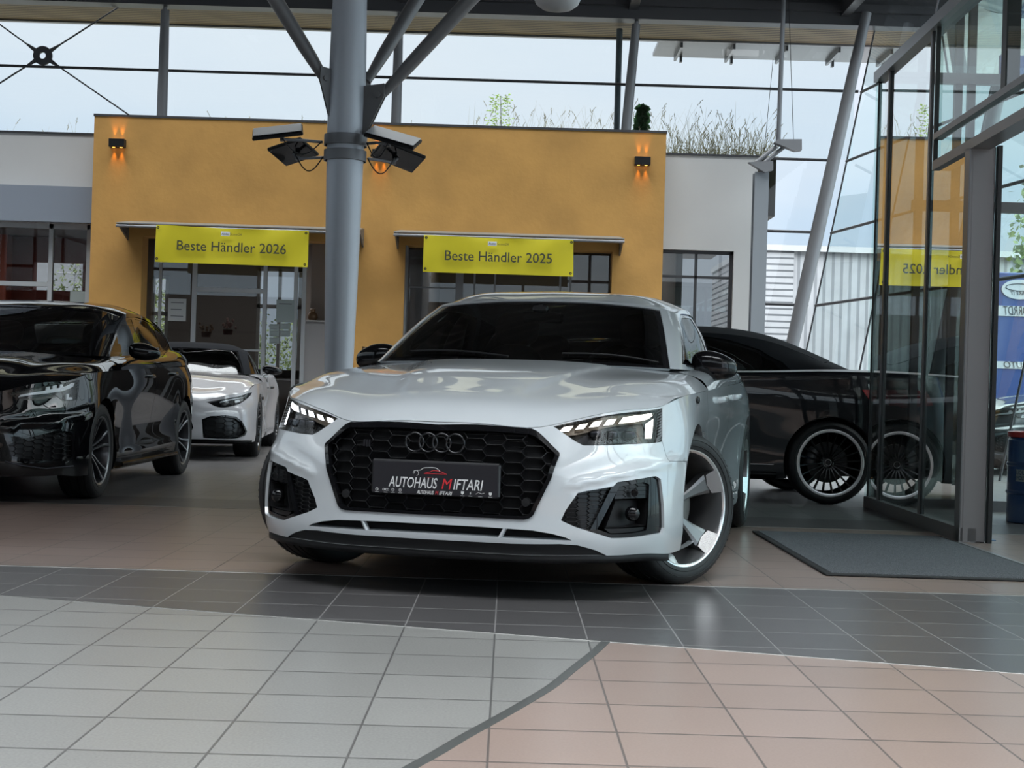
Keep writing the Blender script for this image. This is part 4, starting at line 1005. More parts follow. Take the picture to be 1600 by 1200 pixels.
    patch(roof,[[0,0],[roof.U,0],[roof.U,roof.V],[0,roof.V]],(),.035,g=g);obj('roof',g.both(),W_,car)
    g=patch(green,inset(ws[1:-1] if 0 else ws,.000),[wsi],.03,off=-.004);obj('windscreen_border',g.both(),M['black_gloss'],car)
    g=patch(green,np.vstack([[[0,.03]],wsi[1:-1],[[0,V-.043]]]),(),.04,off=-.0035).both();obj('windscreen',g,M['glass'],car)
    w1=gy([(.66,.992),(.78,1.050),(.95,1.134),(1.11,1.204),(1.28,1.238),(1.58,1.250),(1.60,.992),(1.2,.987),(.9,.985)])
    w2=gy([(1.70,1.247),(1.90,1.246),(2.10,1.232),(2.33,1.200),(2.35,1.004),(2.0,.998),(1.68,.993)])
    w3=gy([(2.385,1.190),(2.58,1.148),(2.76,1.098),(2.86,1.050),(2.84,1.018),(2.60,1.010),(2.395,1.005)])
    g=patch(green,dlo,[w1,w2,w3],.03,off=-.006);pair('window_frame',g,M['black_gloss'],car)
    for q in (w1,w2,w3):
        g=patch(green,q,(),.05,off=-.008)
        for s in (1,-1): obj('side_window',g if s>0 else Geo().merge(g).mirrored(),M['glass_dark'] if q is not w1 else M['glass_side'],car)
    g=patch(green,rw,(),.05,off=-.004);obj('rear_window',g.both(),M['glass_dark'],car)
    g=Geo();line_on(green,gy([(.63,.968),(.9,.967),(1.2,.970),(1.7,.976),(2.2,.983),(2.6,.992),(2.93,1.004)]),.005,.001,g=g);pair('window_trim',g,M['black_satin'],car)
    # grille
    g=patch(low,gout,[gin],.015,off=.007);wall(low,gout[1:-1],.007,-.03,closed=False,g=g);wall(low,gin[1:-1],.007,-.03,closed=False,g=g)
    gr=obj('grille',g.both(),M['black_gloss'],car)
    P=low.at(gin[1:-1]);pxz=np.vstack([P[:,[0,2]],P[::-1][:,[0,2]]*[-1,1]])
    half=np.array([p for p in P[:,[0,2]]]);half=np.vstack([[[-.001,half[0,1]]],half,[[-.001,half[-1,1]]]])
    hc=honeycomb(low,half,.0785,.0445,.0016,-.006,.022,.22,urange=(0,.7),x0=0,z0=.345)
    obj('honeycomb',hc.both(),M['black_mesh'],gr)
    g=patch(low,gin,(),.04,off=-.032);obj('radiator_shutter',g.both(),M['dark'],gr)
    g=Geo()
    for z in np.arange(.36,.65,.022): g.box((-.36,-.905,z),(.36,-.900,z+.003))
    obj('shutter_slats',g,M['black_satin'],gr)
    g=Geo();
    for k in range(4):
        cx=(k-1.5)*.0555;g.tube([(cx+.0365*cos(2*pi*i/40),-.966+.004*cos(2*pi*i/40*0),.610+.0365*sin(2*pi*i/40)) for i in range(40)],.0047,8,closed=True)
    obj('ring_emblem',g,pm('emblem_black_chrome',(.014,.014,.017),.14,.6,.6),gr)
    g=Geo();
    for s in (1,-1): obj('parking_sensor',Geo().lathe([(0,-.005),(.016,-.004),(.018,0),(.018,.02)],20,'y',(s*.370,-.945,.392)),M['black_satin'],gr)
    g=Geo()                                                          # small sport badge on the mesh
    for k in range(3): g.box((-.300+k*.011,-.952,.585),(-.292+k*.011,-.946,.612))
    obj('badge',g,M['dark_chrome'],gr)
    # number plate
    pl=Geo();pc=.014;z0,z1=.405,.540;pl.bbox((pc-.262,-.992,z0),(pc+.262,-.974,z1),.006);pl=obj('plate_holder',pl,M['plate_frame'],car)
    g=Geo().bbox((pc-.254,-.9945,z0+.004),(pc+.254,-.991,z1-.008),.001);obj('plate',g,M['plate'],pl)
    y=-.9955
    def txt(s,size,cx,cz,w,mat,name,sh=.22):
        t=text_geo(s,size,.0008,sh,width=w,bold=.0 if s=='M' else .009);t.xf(Matrix.Translation((cx+.009,y,cz)));return obj(name,t,mat,pl)
    def fit(s,x0,x1,cz,hh,mat,name): txt(s,hh*1.45,(x0+x1)/2,cz,x1-x0,mat,name)
    fit('AUTOHAUS',-.185,.015,.451,.040,M['ink_white'],'lettering');fit('M',.030,.072,.451,.041,M['ink_red'],'red_letter');fit('IFTARI',.078,.198,.451,.040,M['ink_white'],'lettering')
    y=-.9955
    fit('AUTOHAUS',-.067,.002,.416,.014,M['ink_white'],'lettering');fit('M',.008,.020,.416,.015,M['ink_red'],'red_letter');fit('IFTARI',.024,.076,.416,.014,M['ink_white'],'lettering')
    for cx in (-.222,-.186,-.156,-.126,.128,.160,.200,.240):
        g=Geo()
        if abs(cx+.186)<.001:
            for k in range(4): g.tube([(cx-.009+.006*k+.004*cos(2*pi*i/12),-.9955,.421+.004*sin(2*pi*i/12)) for i in range(12)],.0006,4,closed=True)
        elif cx==.200: g.tube([(cx-.018,-.9955,.419),(cx-.008,-.9955,.426),(cx+.004,-.9955,.421),(cx+.016,-.9955,.424)],.0009,4)
        elif cx in (.128,.240): g.face([(cx-.006,-.9955,.428),(cx-.006,-.9955,.420),(cx,-.9955,.414),(cx+.006,-.9955,.420),(cx+.006,-.9955,.428)])
        elif cx==.160: g.face([(cx-.003,-.9955,.414),(cx+.004,-.9955,.421),(cx+.001,-.9955,.421),(cx+.003,-.9955,.428),(cx-.004,-.9955,.420),(cx-.001,-.9955,.420)])
        else:
            g.tube([(cx+.0055*cos(2*pi*i/14),-.9955,.421+.0055*sin(2*pi*i/14)) for i in range(14)],.0007,4,closed=True)
            g.tube([(cx-.0035,-.9955,.419),(cx,-.9955,.425),(cx+.0035,-.9955,.419)],.0006,4)
        g.box((cx-.008,-.9957,.4095),(cx+.008,-.9950,.4108))
        obj('logo_mark',g,M['ink_white'],pl)
    g=Geo();L=lambda p,r=.0011:g.tube([(a,-.9955,b) for a,b in curve(p,5)],r,5)
    L([(-.072,.488),(-.066,.500),(-.045,.503),(-.030,.512),(.012,.514),(.028,.507),(.034,.500)]);L([(-.064+.011*cos(t),.490+.011*sin(t)) for t in np.linspace(-1.2,3.2,10)],.0009)
    obj('car_sketch',g,M['ink_white'],pl)
    g=Geo();L([(-.030,.490),(-.005,.497),(.008,.503),(.036,.500),(.062,.490)],.0012);L([(-.030,.4895),(.055,.4905)],.0009);L([(-.018,.476),(.0,.475)],.0007);obj('car_sketch_red',g,M['ink_red'],pl)
    # side intakes
    itp=low.at(it)
    dv=N(low,[(.689,-.794,.460),(.617,-.861,.284)])
    inn=N(low,[(.510,-.91,.328),(.523,-.90,.365),(.565,-.88,.430),(.60,-.855,.438),(.682,-.797,.457),(.612,-.862,.290),(.555,-.892,.309)])
    out=N(low,[(.709,-.775,.460),(.795,-.70,.478),(.812,-.675,.468),(.818,-.70,.300),(.810,-.70,.284),(.780,-.735,.278),(.69,-.815,.273),(.640,-.85,.294)])
    for s in (1,-1):
        g=patch(low,it,[inn,out],.015,off=-.012);wall(low,out,-.012,-.05,g=g);wall(low,inn,-.012,-.03,g=g)
        o=obj('side_intake',g if s>0 else g.mirrored(),M['black_gloss'],car)
        g=patch(low,inn,(),.03,off=-.030);q=low.at(inn)[:,[0,2]];honeycomb(low,q,.042,.0165,.0013,-.020,.006,.25,g=g,urange=(.4,1.0))
        obj('intake_mesh',g if s>0 else g.mirrored(),M['black_mesh'],o)
        up=N(low,[(.709,-.775,.460),(.795,-.70,.478),(.812,-.675,.468),(.814,-.685,.415),(.697,-.79,.412)])
        g=patch(low,up,(),.03,off=-.022);q=low.at(up)[:,[0,2]];honeycomb(low,q,.042,.017,.0008,-.019,.003,.25,g=g,urange=(.5,1.1));g.lathe([(.014,0),(.015,-.006),(.011,-.007),(.010,0),(0,.001)],20,'y',(.762,-.745,.436))
        obj('intake_upper_mesh',g if s>0 else g.mirrored(),M['black_mesh'],o)
        bx=N(low,[(.700,-.79,.408),(.810,-.69,.408),(.806,-.70,.305),(.672,-.83,.300)]);g=patch(low,bx,(),.03,off=-.075);wall(low,bx,-.014,-.075,g=g)
        obj('fog_lamp_recess',g if s>0 else g.mirrored(),M['black_satin'],o)
        lo=N(low,[(.668,-.83,.296),(.812,-.70,.298),(.806,-.70,.286),(.780,-.735,.280),(.69,-.815,.276)]);g=patch(low,lo,(),.03,off=-.022)
        obj('intake_lower_panel',g if s>0 else g.mirrored(),M['black_mesh'],o)
        g=Geo();blob((.752,-.728,.352),(.030,.022,.030),2,g=g);obj('fog_sensor',g if s>0 else g.mirrored(),M['black_gloss'],o)
    # lower slot, splitter
    g=patch(low,slot,(),.04,off=-.045);obj('lower_duct',g.both(),M['dark'],car)
    g=Geo()
    a,b=low.inv([(.29,.289),(.275,.253)],'xz',(0,.6));P=low.at([a,b],-.001);g.add([P[0]+[-.004,0,0],P[0]+[.007,0,0],P[1]+[.006,0,0],P[1]+[-.008,0,0],P[0]+[-.004,.03,0],P[0]+[.007,.03,0],P[1]+[.006,.03,0],P[1]+[-.008,.03,0]],[(0,3,2,1),(0,4,7,3),(1,2,6,5)])
    pair('duct_strut',g,W_,car)
    g=Geo();us=np.linspace(0,N(low,[(.88,-.52,.2)])[0,0],30);A_=low.at([[u,low.V] for u in us]);P=[]
    for p in A_: P.append([p+[0,.010,.004],p+[0,.004,-.012],p+[0,.010,-.030],p+[0,.06,-.034],p+[-.05*min(1,p[0]*2),.25,-.030]])
    g.grid(P,flip=True);obj('front_lip',g.both(),M['black_satin'],car)
    # head lamps
    def lampseg(pts,off,thick,mat,name,parent,s):
        uv=N(low,pts);g=patch(low,uv,(),.02,off=off);wall(low,uv,off,off-thick,g=g,m=1);return obj(name,g if s>0 else g.mirrored(),[mat,M['lamp_inner']],parent)
    SEG=[[(.474,-.845,.672),(.490,-.828,.692),(.524,-.811,.698),(.510,-.827,.675)],[(.531,-.815,.682),(.545,-.801,.702),(.577,-.788,.708),(.563,-.801,.686)],[(.583,-.793,.692),(.598,-.778,.714),(.632,-.758,.720),(.619,-.773,.696)],[(.638,-.761,.699),(.652,-.744,.722),(.686,-.713,.728),(.673,-.732,.704)]]
    BIG=[(.693,-.712,.708),(.708,-.687,.733),(.80,-.534,.754),(.802,-.534,.742),(.787,-.573,.728),(.735,-.657,.713)];BAR=[(.786,-.623,.652),(.785,-.592,.710),(.808,-.533,.732),(.809,-.588,.652)]
    for s in (1,-1):
        g=patch(low,hl,(),.02,off=-.055);wall(low,hl,-.002,-.055,g=g);o=obj('headlight',g if s>0 else g.mirrored(),M['lamp_inner'],car)
        led=M['led'] if s>0 else M['led_cool']
        band=N(low,[(.455,-.848,.680),(.49,-.816,.697),(.552,-.795,.712),(.62,-.757,.729),(.70,-.68,.742),(.79,-.543,.757),(.815,-.49,.757),(.783,-.58,.716),(.70,-.70,.702),(.62,-.775,.686),(.54,-.82,.668),(.48,-.846,.663)])
        g=patch(low,band,(),.02,off=-.030);wall(low,band,-.030,-.055,g=g);obj('light_guide_housing',g if s>0 else g.mirrored(),pm('lamp_bronze',(.16,.13,.10),.38,.8),o)
        for q in SEG: lampseg(q,-.014,.014,led,'light_segment',o,s)
        lampseg(BIG,-.014,.014,led,'light_bar',o,s);lampseg(BAR,-.014,.012,led,'light_bar',o,s)
        lampseg([(.545,-.834,.637),(.56,-.813,.660),(.627,-.771,.680),(.765,-.616,.700),(.772,-.642,.638),(.574,-.822,.625)],-.040,.012,M['lamp_dark'],'lower_housing',o,s)
        g=Geo()
        for t,(x,yy) in enumerate(((.60,-.755),(.66,-.712),(.72,-.655))):
            blob((x,yy,.660),(.024,.022,.017),3,g=g)
        obj('projector',g if s>0 else g.mirrored(),M['glass_lamp'] if 0 else M['dark_chrome'],o)
        for k in range(7):
            g=Geo();x=.575+.028*k;yy=np.interp(x,[.55,.64,.72,.78],[-.785,-.735,-.665,-.60]);g.box((x,yy,.632),(x+.002,yy+.004,.652))
            obj('reflector_rib',g if s>0 else g.mirrored(),M['lamp_inner'],o)
        g=patch(low,inset(hl,.001),(),.02,off=-.001);obj('lens',g if s>0 else g.mirrored(),M['glass_lamp'],o)
        g=wall(low,hl,-.0004,-.006,step=.02);obj('lamp_edge',g if s>0 else g.mirrored(),M['black_satin'],o)
    g=Geo();blob((.916,-.005,.806),(.006,.028,.016),3,g=g);pair('fender_badge',g,M['black_gloss'],car)
    for s in (1,-1): mirror(car,(s*.893,.86,.975),s,(.114,.082,.074),rot=.12)
    # bumper sensor cover outline by the grille
    # wheels
    for s in (1,-1):
        make_wheel(car,(s*.795,ay,.333),s,-.575 if s>0 else -.50,style='rotor',spin=.50 if s>0 else .2,emblem='rings',W=.255)
        make_wheel(car,(s*.785,2.80,.333),s,0,style='rotor',spin=.9,emblem='rings',W=.255)
    wheel_liner(car,ay,x1=.88);wheel_liner(car,2.80,x1=.88)
    # cabin
    g=Geo();g.box((-.74,.45,.28),(.74,3.4,.30));g.box((-.76,.55,.30),(-.74,3.2,.93));g.box((.74,.55,.30),(.76,3.2,.93));g.box((-.50,-.80,.20),(.50,3.6,.215));g.box((-.88,.40,.20),(.88,2.40,.215))
    g.box((-.60,-.60,.30),(.60,.25,.62));obj('floor_pan',g,M['dark'],car)
    g=Geo();P=[]
    for x in np.linspace(-.72,.72,25):
        k=1-.10*abs(x)**2;P.append([(x,.30+.3*x*x,.915),(x,.52,.945*k),(x,.80,.955*k),(x,.95,.93*k),(x,1.0,.86),(x,.98,.60)])
    g.grid(P);obj('dashboard',g,M['interior'],car)
    steering(car,(.37,1.12,.93));seats(car,1.72,.48);seats(car,2.55,.45,xs=(-.36,.36),h=.56,tilt=.35,name='rear_seat')
    g=Geo().bbox((-.11,.86,1.175),(.11,.885,1.232),.01);g.tube([(0,.87,1.23),(0,.83,1.262)],.012,8);g.bbox((-.04,.80,1.23),(.04,.86,1.262),.008);obj('rear_view_mirror',g,M['black_satin'],car)
    for s in (1,-1):
        g=Geo();t0=green.at([[0,.02]])[0];q=[]
        for t in np.linspace(0,1,12):
            uu=(.62-.42*t) if s>0 else (.02+.50*t);uu=uu if s>0 else uu;p=green.at([[abs(uu),.030+.035*t+.02*sin(pi*t)]],.010)[0]
            q.append(p*( [1,1,1] if s>0 else [-1,1,1]))
        g.tube(q,.006,6);obj('wiper',g,M['black_satin'],car)
    return car
# ---------- the other cars, shaped from nets of the same family ----------
def warp(rows,f): return [[tuple(f(*p)) for p in r] for r in rows]
def simple_car(car,LOWn,HOODn,SIDEn,GREENn,ROOFn,paint,roofmat,wb,fz=.333,R=.333,half=.795,arch_r=.366,doors=(),dlo=None,glasses=(),head=None,intake=None,wheel=None,gapz=.262,ws_frac=(3,4),mirrors=None,handles=(),extra=None,rw=True,hood_gap=True,spins=(.3,.8),W=.245,rim=.25,ay=0,disc='disc',mesh=(.05,.032),disp=None,grille=None):
    low=Net(LOWn);hood=Net(T(HOODn));side=Net(SIDEn,sym=False);green=Net(GREENn);roof=Net(T(ROOFn));P_=M[paint];low.disp=disp
    def yz(p): return low.inv(p,'yz',(.95,low.U-.6))
    def arch(cy,r):
        c=low.inv([(cy,.5)],'yz',(.8,low.U))[0,0];uv=low.inv([(cy+r*cos(a),fz+r*sin(a)) for a in np.linspace(pi+.42,-.42,26)],'yz',(c-.6,c+.6));return np.vstack([uv,[[uv[-1,0],low.V+.03]],[[uv[0,0],low.V+.03]]])
    af=arch(ay,arch_r);ar_=arch(wb,arch_r);holes=[af,ar_]
    hl=curve(low.inv(head[0],'xyz'),3,True,corners=head[1]) if head else None;it=low.inv(intake,'xyz') if intake else None
    if hl is not None: holes.append(hl)
    if it is not None: holes.append(it)
    gq=None
    if grille:
        q=low.inv(grille,'xz',(0,.8));q[0,0]=0;q[-1,0]=0;gq=np.vstack([[[-.02,q[0,1]]],q,[[-.02,q[-1,1]]]]);holes.append(gq)
    dp=[]
    for ya,yb,rear in doors:
        z1=[low.raw(yz([(y,.80)]))[0,2] for y in (ya,yb)];L=yz([(ya,z) for z in (.80,.70,.55,.40,gapz)]);Rr=yz([(yb,z) for z in (.80,.70,.55,.40,gapz)]) if not rear else yz(rear)
        mid=yz([(ya+(rear[-1][0] if rear else yb)-ya)*.5+0*ya if 0 else ((ya+(rear[-1][0] if rear else yb))/2,gapz)] if 1 else [])
        q=np.vstack([[[L[0,0],-.01]],L,mid,Rr[::-1],[[Rr[0,0],-.01]]]);dp.append(q)
    full=np.array([[0,0],[low.U,0],[low.U,low.V],[0,low.V]])
    g=patch(low,full,holes+dp,.035)
    if hl is not None: wall(low,hl,0,-.03,g=g)
    if it is not None: wall(low,it,0,-.04,g=g)
    if gq is not None: wall(low,gq[1:-1],.004,-.03,closed=False,g=g)
    for q in (af,ar_): wall(low,q[1:26],0,0,closed=False,vec=(-.035,0,0),g=g)
    us=[side.inv([(ya,.93),(yb,.93)],'yz')[:,0] for ya,yb,_ in doors];cur=0
    for ua in list(us)+[None]:
        e=ua[0] if ua is not None else side.U
        if e>cur+.01: patch(side,[[cur,0],[e,0],[e,side.V],[cur,side.V]],(),.05,g=g)
        if ua is not None: cur=ua[1]
    obj('body_shell',g.both(),P_,car)
    g=patch(low,full,holes,.08,off=-.016);obj('inner_body',g.both(),M['dark'],car)
    for k,(q,ua) in enumerate(zip(dp,us)):
        for s in (1,-1):
            g=patch(low,inset(q,.0025),[ar_,af],.035);patch(side,[[ua[0]+.0025,0],[ua[1]-.0025,0],[ua[1]-.0025,side.V],[ua[0]+.0025,side.V]],(),.05,g=g)
            o=obj('door',g if s>0 else g.mirrored(),P_,car)
            if k<len(handles) and handles[k]:
                hy,hz,hm=handles[k];hx=low.at(yz([(hy,hz)]))[0][0];h=Geo();P=[]
                for c in curve([(hx-.010,hy-.10,hz),(hx+.025,hy-.06,hz),(hx+.028,hy+.04,hz),(hx-.008,hy+.10,hz)],4): P.append([(c[0]+.009*cos(a),c[1],c[2]+.014*sin(a)) for a in np.linspace(0,2*pi,11)])
                h.grid(P);obj('door_handle',h if s>0 else h.mirrored(),M[hm],o)
    e=.003 if hood_gap else 0
    g=patch(hood,[[0,e],[hood.U-e,e],[hood.U-e,hood.V],[0,hood.V]],(),.035);wall(hood,np.array([[hood.U-e,v] for v in np.linspace(e,hood.V,20)]),0,-.01,closed=False,g=g);obj('bonnet',g.both(),P_,car)
    V=green.V;uA=gparam(green,ws_frac[0],0)[0];uB=gparam(green,ws_frac[1],0)[0]
    ws=np.array([[-.02,0],[uA-.008,0],[uA-.018,V*.5],[uA-.028,V-.03],[uA*.5,V-.022],[-.02,V-.02]]);wsi=np.array([[-.02,.03],[uA-.042,.028],[uA-.050,V*.5],[uA-.058,V-.05],[uA*.5,V-.045],[-.02,V-.043]])
    fg=np.array([[0,0],[green.U,0],[green.U,V],[0,V]]);gy=lambda p:green.inv(p,'yz',(uB-.03,green.U-.3));h2=[ws]
    D=gy(dlo) if dlo else None
    if D is not None: h2.append(D)
    rwp=None
    if rw: 
        n=len(GREENn);a=gparam(green,n-2,0)[0];rwp=[[a-.0,.04],[a-.04,V-.04],[green.U,V-.04],[green.U,.04]];h2.append(rwp)
    g=patch(green,fg,h2,.035);wall(green,ws[1:-1],0,-.01,closed=False,g=g)
    patch(roof,[[0,0],[roof.U,0],[roof.U,roof.V],[0,roof.V]],(),.04,g=g);obj('roof',g.both(),M[roofmat],car)
    g=patch(green,ws,[wsi],.03,off=-.004);obj('windscreen_border',g.both(),M['black_gloss'],car)
    obj('windscreen',patch(green,np.vstack([[[0,.03]],wsi[1:-1],[[0,V-.043]]]),(),.05,off=-.0035).both(),M['glass'],car)
    if rwp: obj('rear_window',patch(green,rwp,(),.06,off=-.004).both(),M['glass_dark'],car)
    if D is not None:
        G_=[gy(q) for q in glasses];g=patch(green,D,G_,.03,off=-.005);pair('window_frame',g,M['black_gloss'],car)
        for q in G_:
            g=patch(green,q,(),.06,off=-.007)
            for s in (1,-1): obj('side_window',g if s>0 else Geo().merge(g).mirrored(),M['glass_dark'],car)
    if gq is not None:
        gi=gq.copy();c=gq[1:-1].mean(0);gi[1:-1]=inset(np.vstack([gq[1:-1],[[-.3,c[1]]]]),.014)[:-1];gi[1,0]=gi[-2,0]=0;gi[0]=[-.02,gi[1,1]];gi[-1]=[-.02,gi[-2,1]]
        g=patch(low,gq,[gi],.02,off=.005);wall(low,gi[1:-1],.005,-.02,closed=False,g=g);gr=obj('grille',g.both(),M['black_gloss'],car)
        P=low.at(gi[1:-1])[:,[0,2]];obj('honeycomb',honeycomb(low,np.vstack([[[-.001,P[0,1]]],P,[[-.001,P[-1,1]]]]),.079,.05,.002,-.006,.018,.22,urange=(0,.8),x0=0).both(),M['black_mesh'],gr)
        obj('grille_back',patch(low,gi,(),.05,off=-.03).both(),M['dark'],gr)
    st,mt,em=wheel
    for s in (1,-1):
        make_wheel(car,(s*half,ay,fz),s,0,R=R,W=W,rim=rim,style=st,mats=mt,spin=spins[0],emblem=em,disc=disc);make_wheel(car,(s*half,wb,fz),s,0,R=R,W=W,rim=rim,style=st,mats=mt,spin=spins[1],emblem=em,disc=disc)
    wheel_liner(car,ay,fz,arch_r-.01,x1=half+.09);wheel_liner(car,wb,fz,arch_r-.01,x1=half+.09)
    if mirrors:
        for s in (1,-1): mirror(car,(s*mirrors[0],mirrors[1],mirrors[2]),s,mirrors[3] if len(mirrors)>3 else (.115,.078,.064),rot=.15)
    for s in (1,-1):
        if hl is not None:
            g=patch(low,hl,(),.03,off=-.04);wall(low,hl,-.002,-.04,g=g);o=obj('headlight',g if s>0 else g.mirrored(),M['lamp_inner'] if paint!='white2' else M['lamp_dark'],car)
            g=patch(low,inset(hl,.022),(),.03,off=-.028);obj('lamp_housing',g if s>0 else g.mirrored(),M['lamp_dark'],o)
            if head[2]:
                g=Geo()
                for q in head[2]: uv=low.inv(q,'xyz');patch(low,uv,(),.03,off=-.012,g=g);wall(low,uv,-.012,-.024,g=g)
                obj('light_strip',g if s>0 else g.mirrored(),M['led_off'],o)
            g=patch(low,inset(hl,.001),(),.03,off=-.001);obj('lens',g if s>0 else g.mirrored(),M['glass_lamp'],o)
        if it is not None:
            g=patch(low,it,[inset(it,.018)],.03,off=-.004);wall(low,inset(it,.018),-.004,-.03,g=g);o=obj('air_intake',g if s>0 else g.mirrored(),M['black_gloss'],car)
            g=patch(low,inset(it,.016),(),.05,off=-.030);q=low.at(inset(it,.018))[:,[0,2]];honeycomb(low,q,mesh[0],mesh[1],.0018,-.014,.012,.3,g=g,urange=(0,1.4));obj('intake_mesh',g if s>0 else g.mirrored(),M['black_mesh'],o)
    return low,hood,side,green,roof
def cabin(car,y0,y1,z,wx=.70,seaty=1.6):
    g=Geo();g.box((-wx,y0,.26),(wx,y1,.28));g.box((-wx-.02,y0+.1,.28),(-wx,y1-.1,z));g.box((wx,y0+.1,.28),(wx+.02,y1-.1,z));g.box((-.5,-.6,.20),(.5,y1,.215));g.box((-.55,-.5,.3),(.55,y0-.05,.60));obj('floor_pan',g,M['dark'],car)
    g=Geo();P=[[(x,y0-.15+.3*x*x,z-.02),(x,y0+.1,z+.005),(x,y0+.35,z),(x,y0+.5,z-.03),(x,y0+.55,z-.10),(x,y0+.53,.55)] for x in np.linspace(-wx,wx,17)];g.grid(P);obj('dashboard',g,M['interior'],car)
    steering(car,(.37,y0+.66,z-.02));seats(car,seaty,.46,w=.24)
def build_black_hatch(pos,yaw,paint='black_paint',label='black five-door hatchback at the left edge with grey double-spoke wheels',wheels=('rim_dark','rim_grey')):
    car=thing('car',label,'car',pos,yaw)
    sy=lambda y:y*.955 if y<0 else y*2.636/2.80 if y<2.85 else 2.684+(y-2.85)*.68
    low=warp(LOW,lambda x,y,z:(x*.983,sy(y),z+.0*z+.030*min(1,max(0,(z-.5)/.3))))
    hood=warp(HOOD,lambda x,y,z:(x*.983,sy(y),z+.030*min(1,max(0,(z-.5)/.3))+.0))
    side=[[(.893,.448,.881),(.876,.437,.916),(.833,.425,.942),(.749,.401,.964)],[(.893,.85,.893),(.880,.85,.94),(.845,.85,.975),(.79,.85,.99)],[(.893,1.6,.918),(.882,1.6,.963),(.85,1.6,.995),(.79,1.6,1.01)],[(.890,2.2,.935),(.878,2.2,.985),(.84,2.2,1.02),(.77,2.2,1.04)],[(.880,2.62,.948),(.865,2.62,1.0),(.82,2.6,1.05),(.74,2.55,1.075)],[(.833,2.97,.958),(.818,2.96,1.01),(.77,2.93,1.06),(.68,2.86,1.09)],[(.737,3.21,.972),(.72,3.19,1.02),(.66,3.13,1.07),(.56,3.05,1.10)],[(.44,3.33,.987),(.43,3.31,1.03),(.42,3.24,1.08),(.38,3.15,1.11)],[(0,3.36,.99),(0,3.34,1.035),(0,3.28,1.085),(0,3.18,1.115)]]
    G=[[(0,.20,.985),(0,.46,1.115),(0,.73,1.240),(0,1.00,1.350)],[(.30,.23,.983),(.27,.49,1.113),(.25,.755,1.238),(.23,1.01,1.348)],[(.55,.31,.98),(.51,.55,1.11),(.475,.80,1.232),(.44,1.04,1.340)],[(.70,.40,.978),(.66,.62,1.10),(.62,.86,1.222),(.585,1.09,1.325)],[(.748,.52,.978),(.715,.72,1.095),(.68,.95,1.205),(.645,1.17,1.300)],[(.775,.78,.985),(.745,.95,1.10),(.71,1.12,1.21),(.672,1.32,1.318)],[(.79,1.2,.995),(.76,1.25,1.115),(.722,1.35,1.23),(.675,1.5,1.335)],[(.79,1.7,1.005),(.76,1.72,1.12),(.72,1.78,1.235),(.672,1.85,1.335)],[(.775,2.2,1.03),(.745,2.2,1.13),(.705,2.2,1.23),(.66,2.2,1.315)],[(.745,2.6,1.07),(.715,2.57,1.15),(.68,2.54,1.23),(.64,2.5,1.295)],[(.69,2.9,1.09),(.665,2.84,1.155),(.635,2.78,1.225),(.60,2.72,1.28)],[(.54,3.05,1.10),(.52,2.99,1.165),(.50,2.92,1.235),(.47,2.86,1.29)],[(0,3.18,1.11),(0,3.12,1.18),(0,3.04,1.25),(0,2.97,1.31)]]
    g_=[c[-1] for c in G]
    Rf=[[g_[0],g_[1],g_[2],g_[3]],[(0,1.12,1.378),(.25,1.13,1.375),(.47,1.15,1.362),g_[4]],[(0,1.30,1.402),(.26,1.3,1.398),(.49,1.31,1.380),g_[5]],[(0,1.5,1.418),(.26,1.5,1.413),(.50,1.5,1.395),g_[6]],[(0,1.85,1.425),(.26,1.85,1.42),(.50,1.85,1.40),g_[7]],[(0,2.2,1.412),(.26,2.2,1.407),(.49,2.2,1.385),g_[8]],[(0,2.55,1.385),(.25,2.54,1.38),(.47,2.52,1.362),g_[9]],[g_[12],(.25,2.95,1.308),g_[11],g_[10]]]
    HLp=[(.50,-.785,.705),(.56,-.755,.728),(.64,-.70,.748),(.72,-.615,.768),(.80,-.465,.790),(.825,-.40,.802),(.828,-.42,.740),(.826,-.45,.672),(.762,-.565,.655),(.745,-.60,.690),(.66,-.70,.668),(.57,-.765,.672)]
    strips=[[(.755,-.56,.735),(.76,-.55,.775),(.775,-.53,.778),(.772,-.54,.738)],[(.725,-.61,.728),(.73,-.60,.765),(.745,-.57,.770),(.742,-.58,.732)],[(.695,-.65,.720),(.70,-.64,.755),(.715,-.62,.760),(.712,-.62,.725)],[(.56,-.765,.688),(.70,-.655,.712),(.81,-.45,.760),(.815,-.43,.785),(.805,-.45,.785),(.69,-.665,.730),(.57,-.76,.703)],[(.785,-.53,.672),(.79,-.52,.712),(.80,-.50,.712),(.80,-.51,.690),(.815,-.48,.690),(.815,-.48,.675)]]
    IT=[(.52,-.86,.40),(.60,-.81,.44),(.72,-.70,.475),(.80,-.60,.488),(.838,-.53,.47),(.838,-.54,.30),(.80,-.61,.272),(.72,-.71,.272),(.60,-.81,.29),(.53,-.855,.31)]
    def hd(uv,p):
        x,y,z=np.abs(p[:,0]),p[:,1],p[:,2];zl=.500+.06*np.clip((x-.52)/.35,0,1.2);m=np.clip((x-.46)/.05,0,1)*(y<-.30)*np.clip((-.30-y)/.12,0,1)
        d=m*.012*np.exp(-((z-zl)/.014)**2)-m*.006*np.exp(-((z-zl-.04)/.02)**2);m3=(y>.3)&(y<2.3);d+=m3*(.010*np.exp(-((z-.30)/.05)**2)-.008*np.exp(-((z-.50)/.12)**2));return d
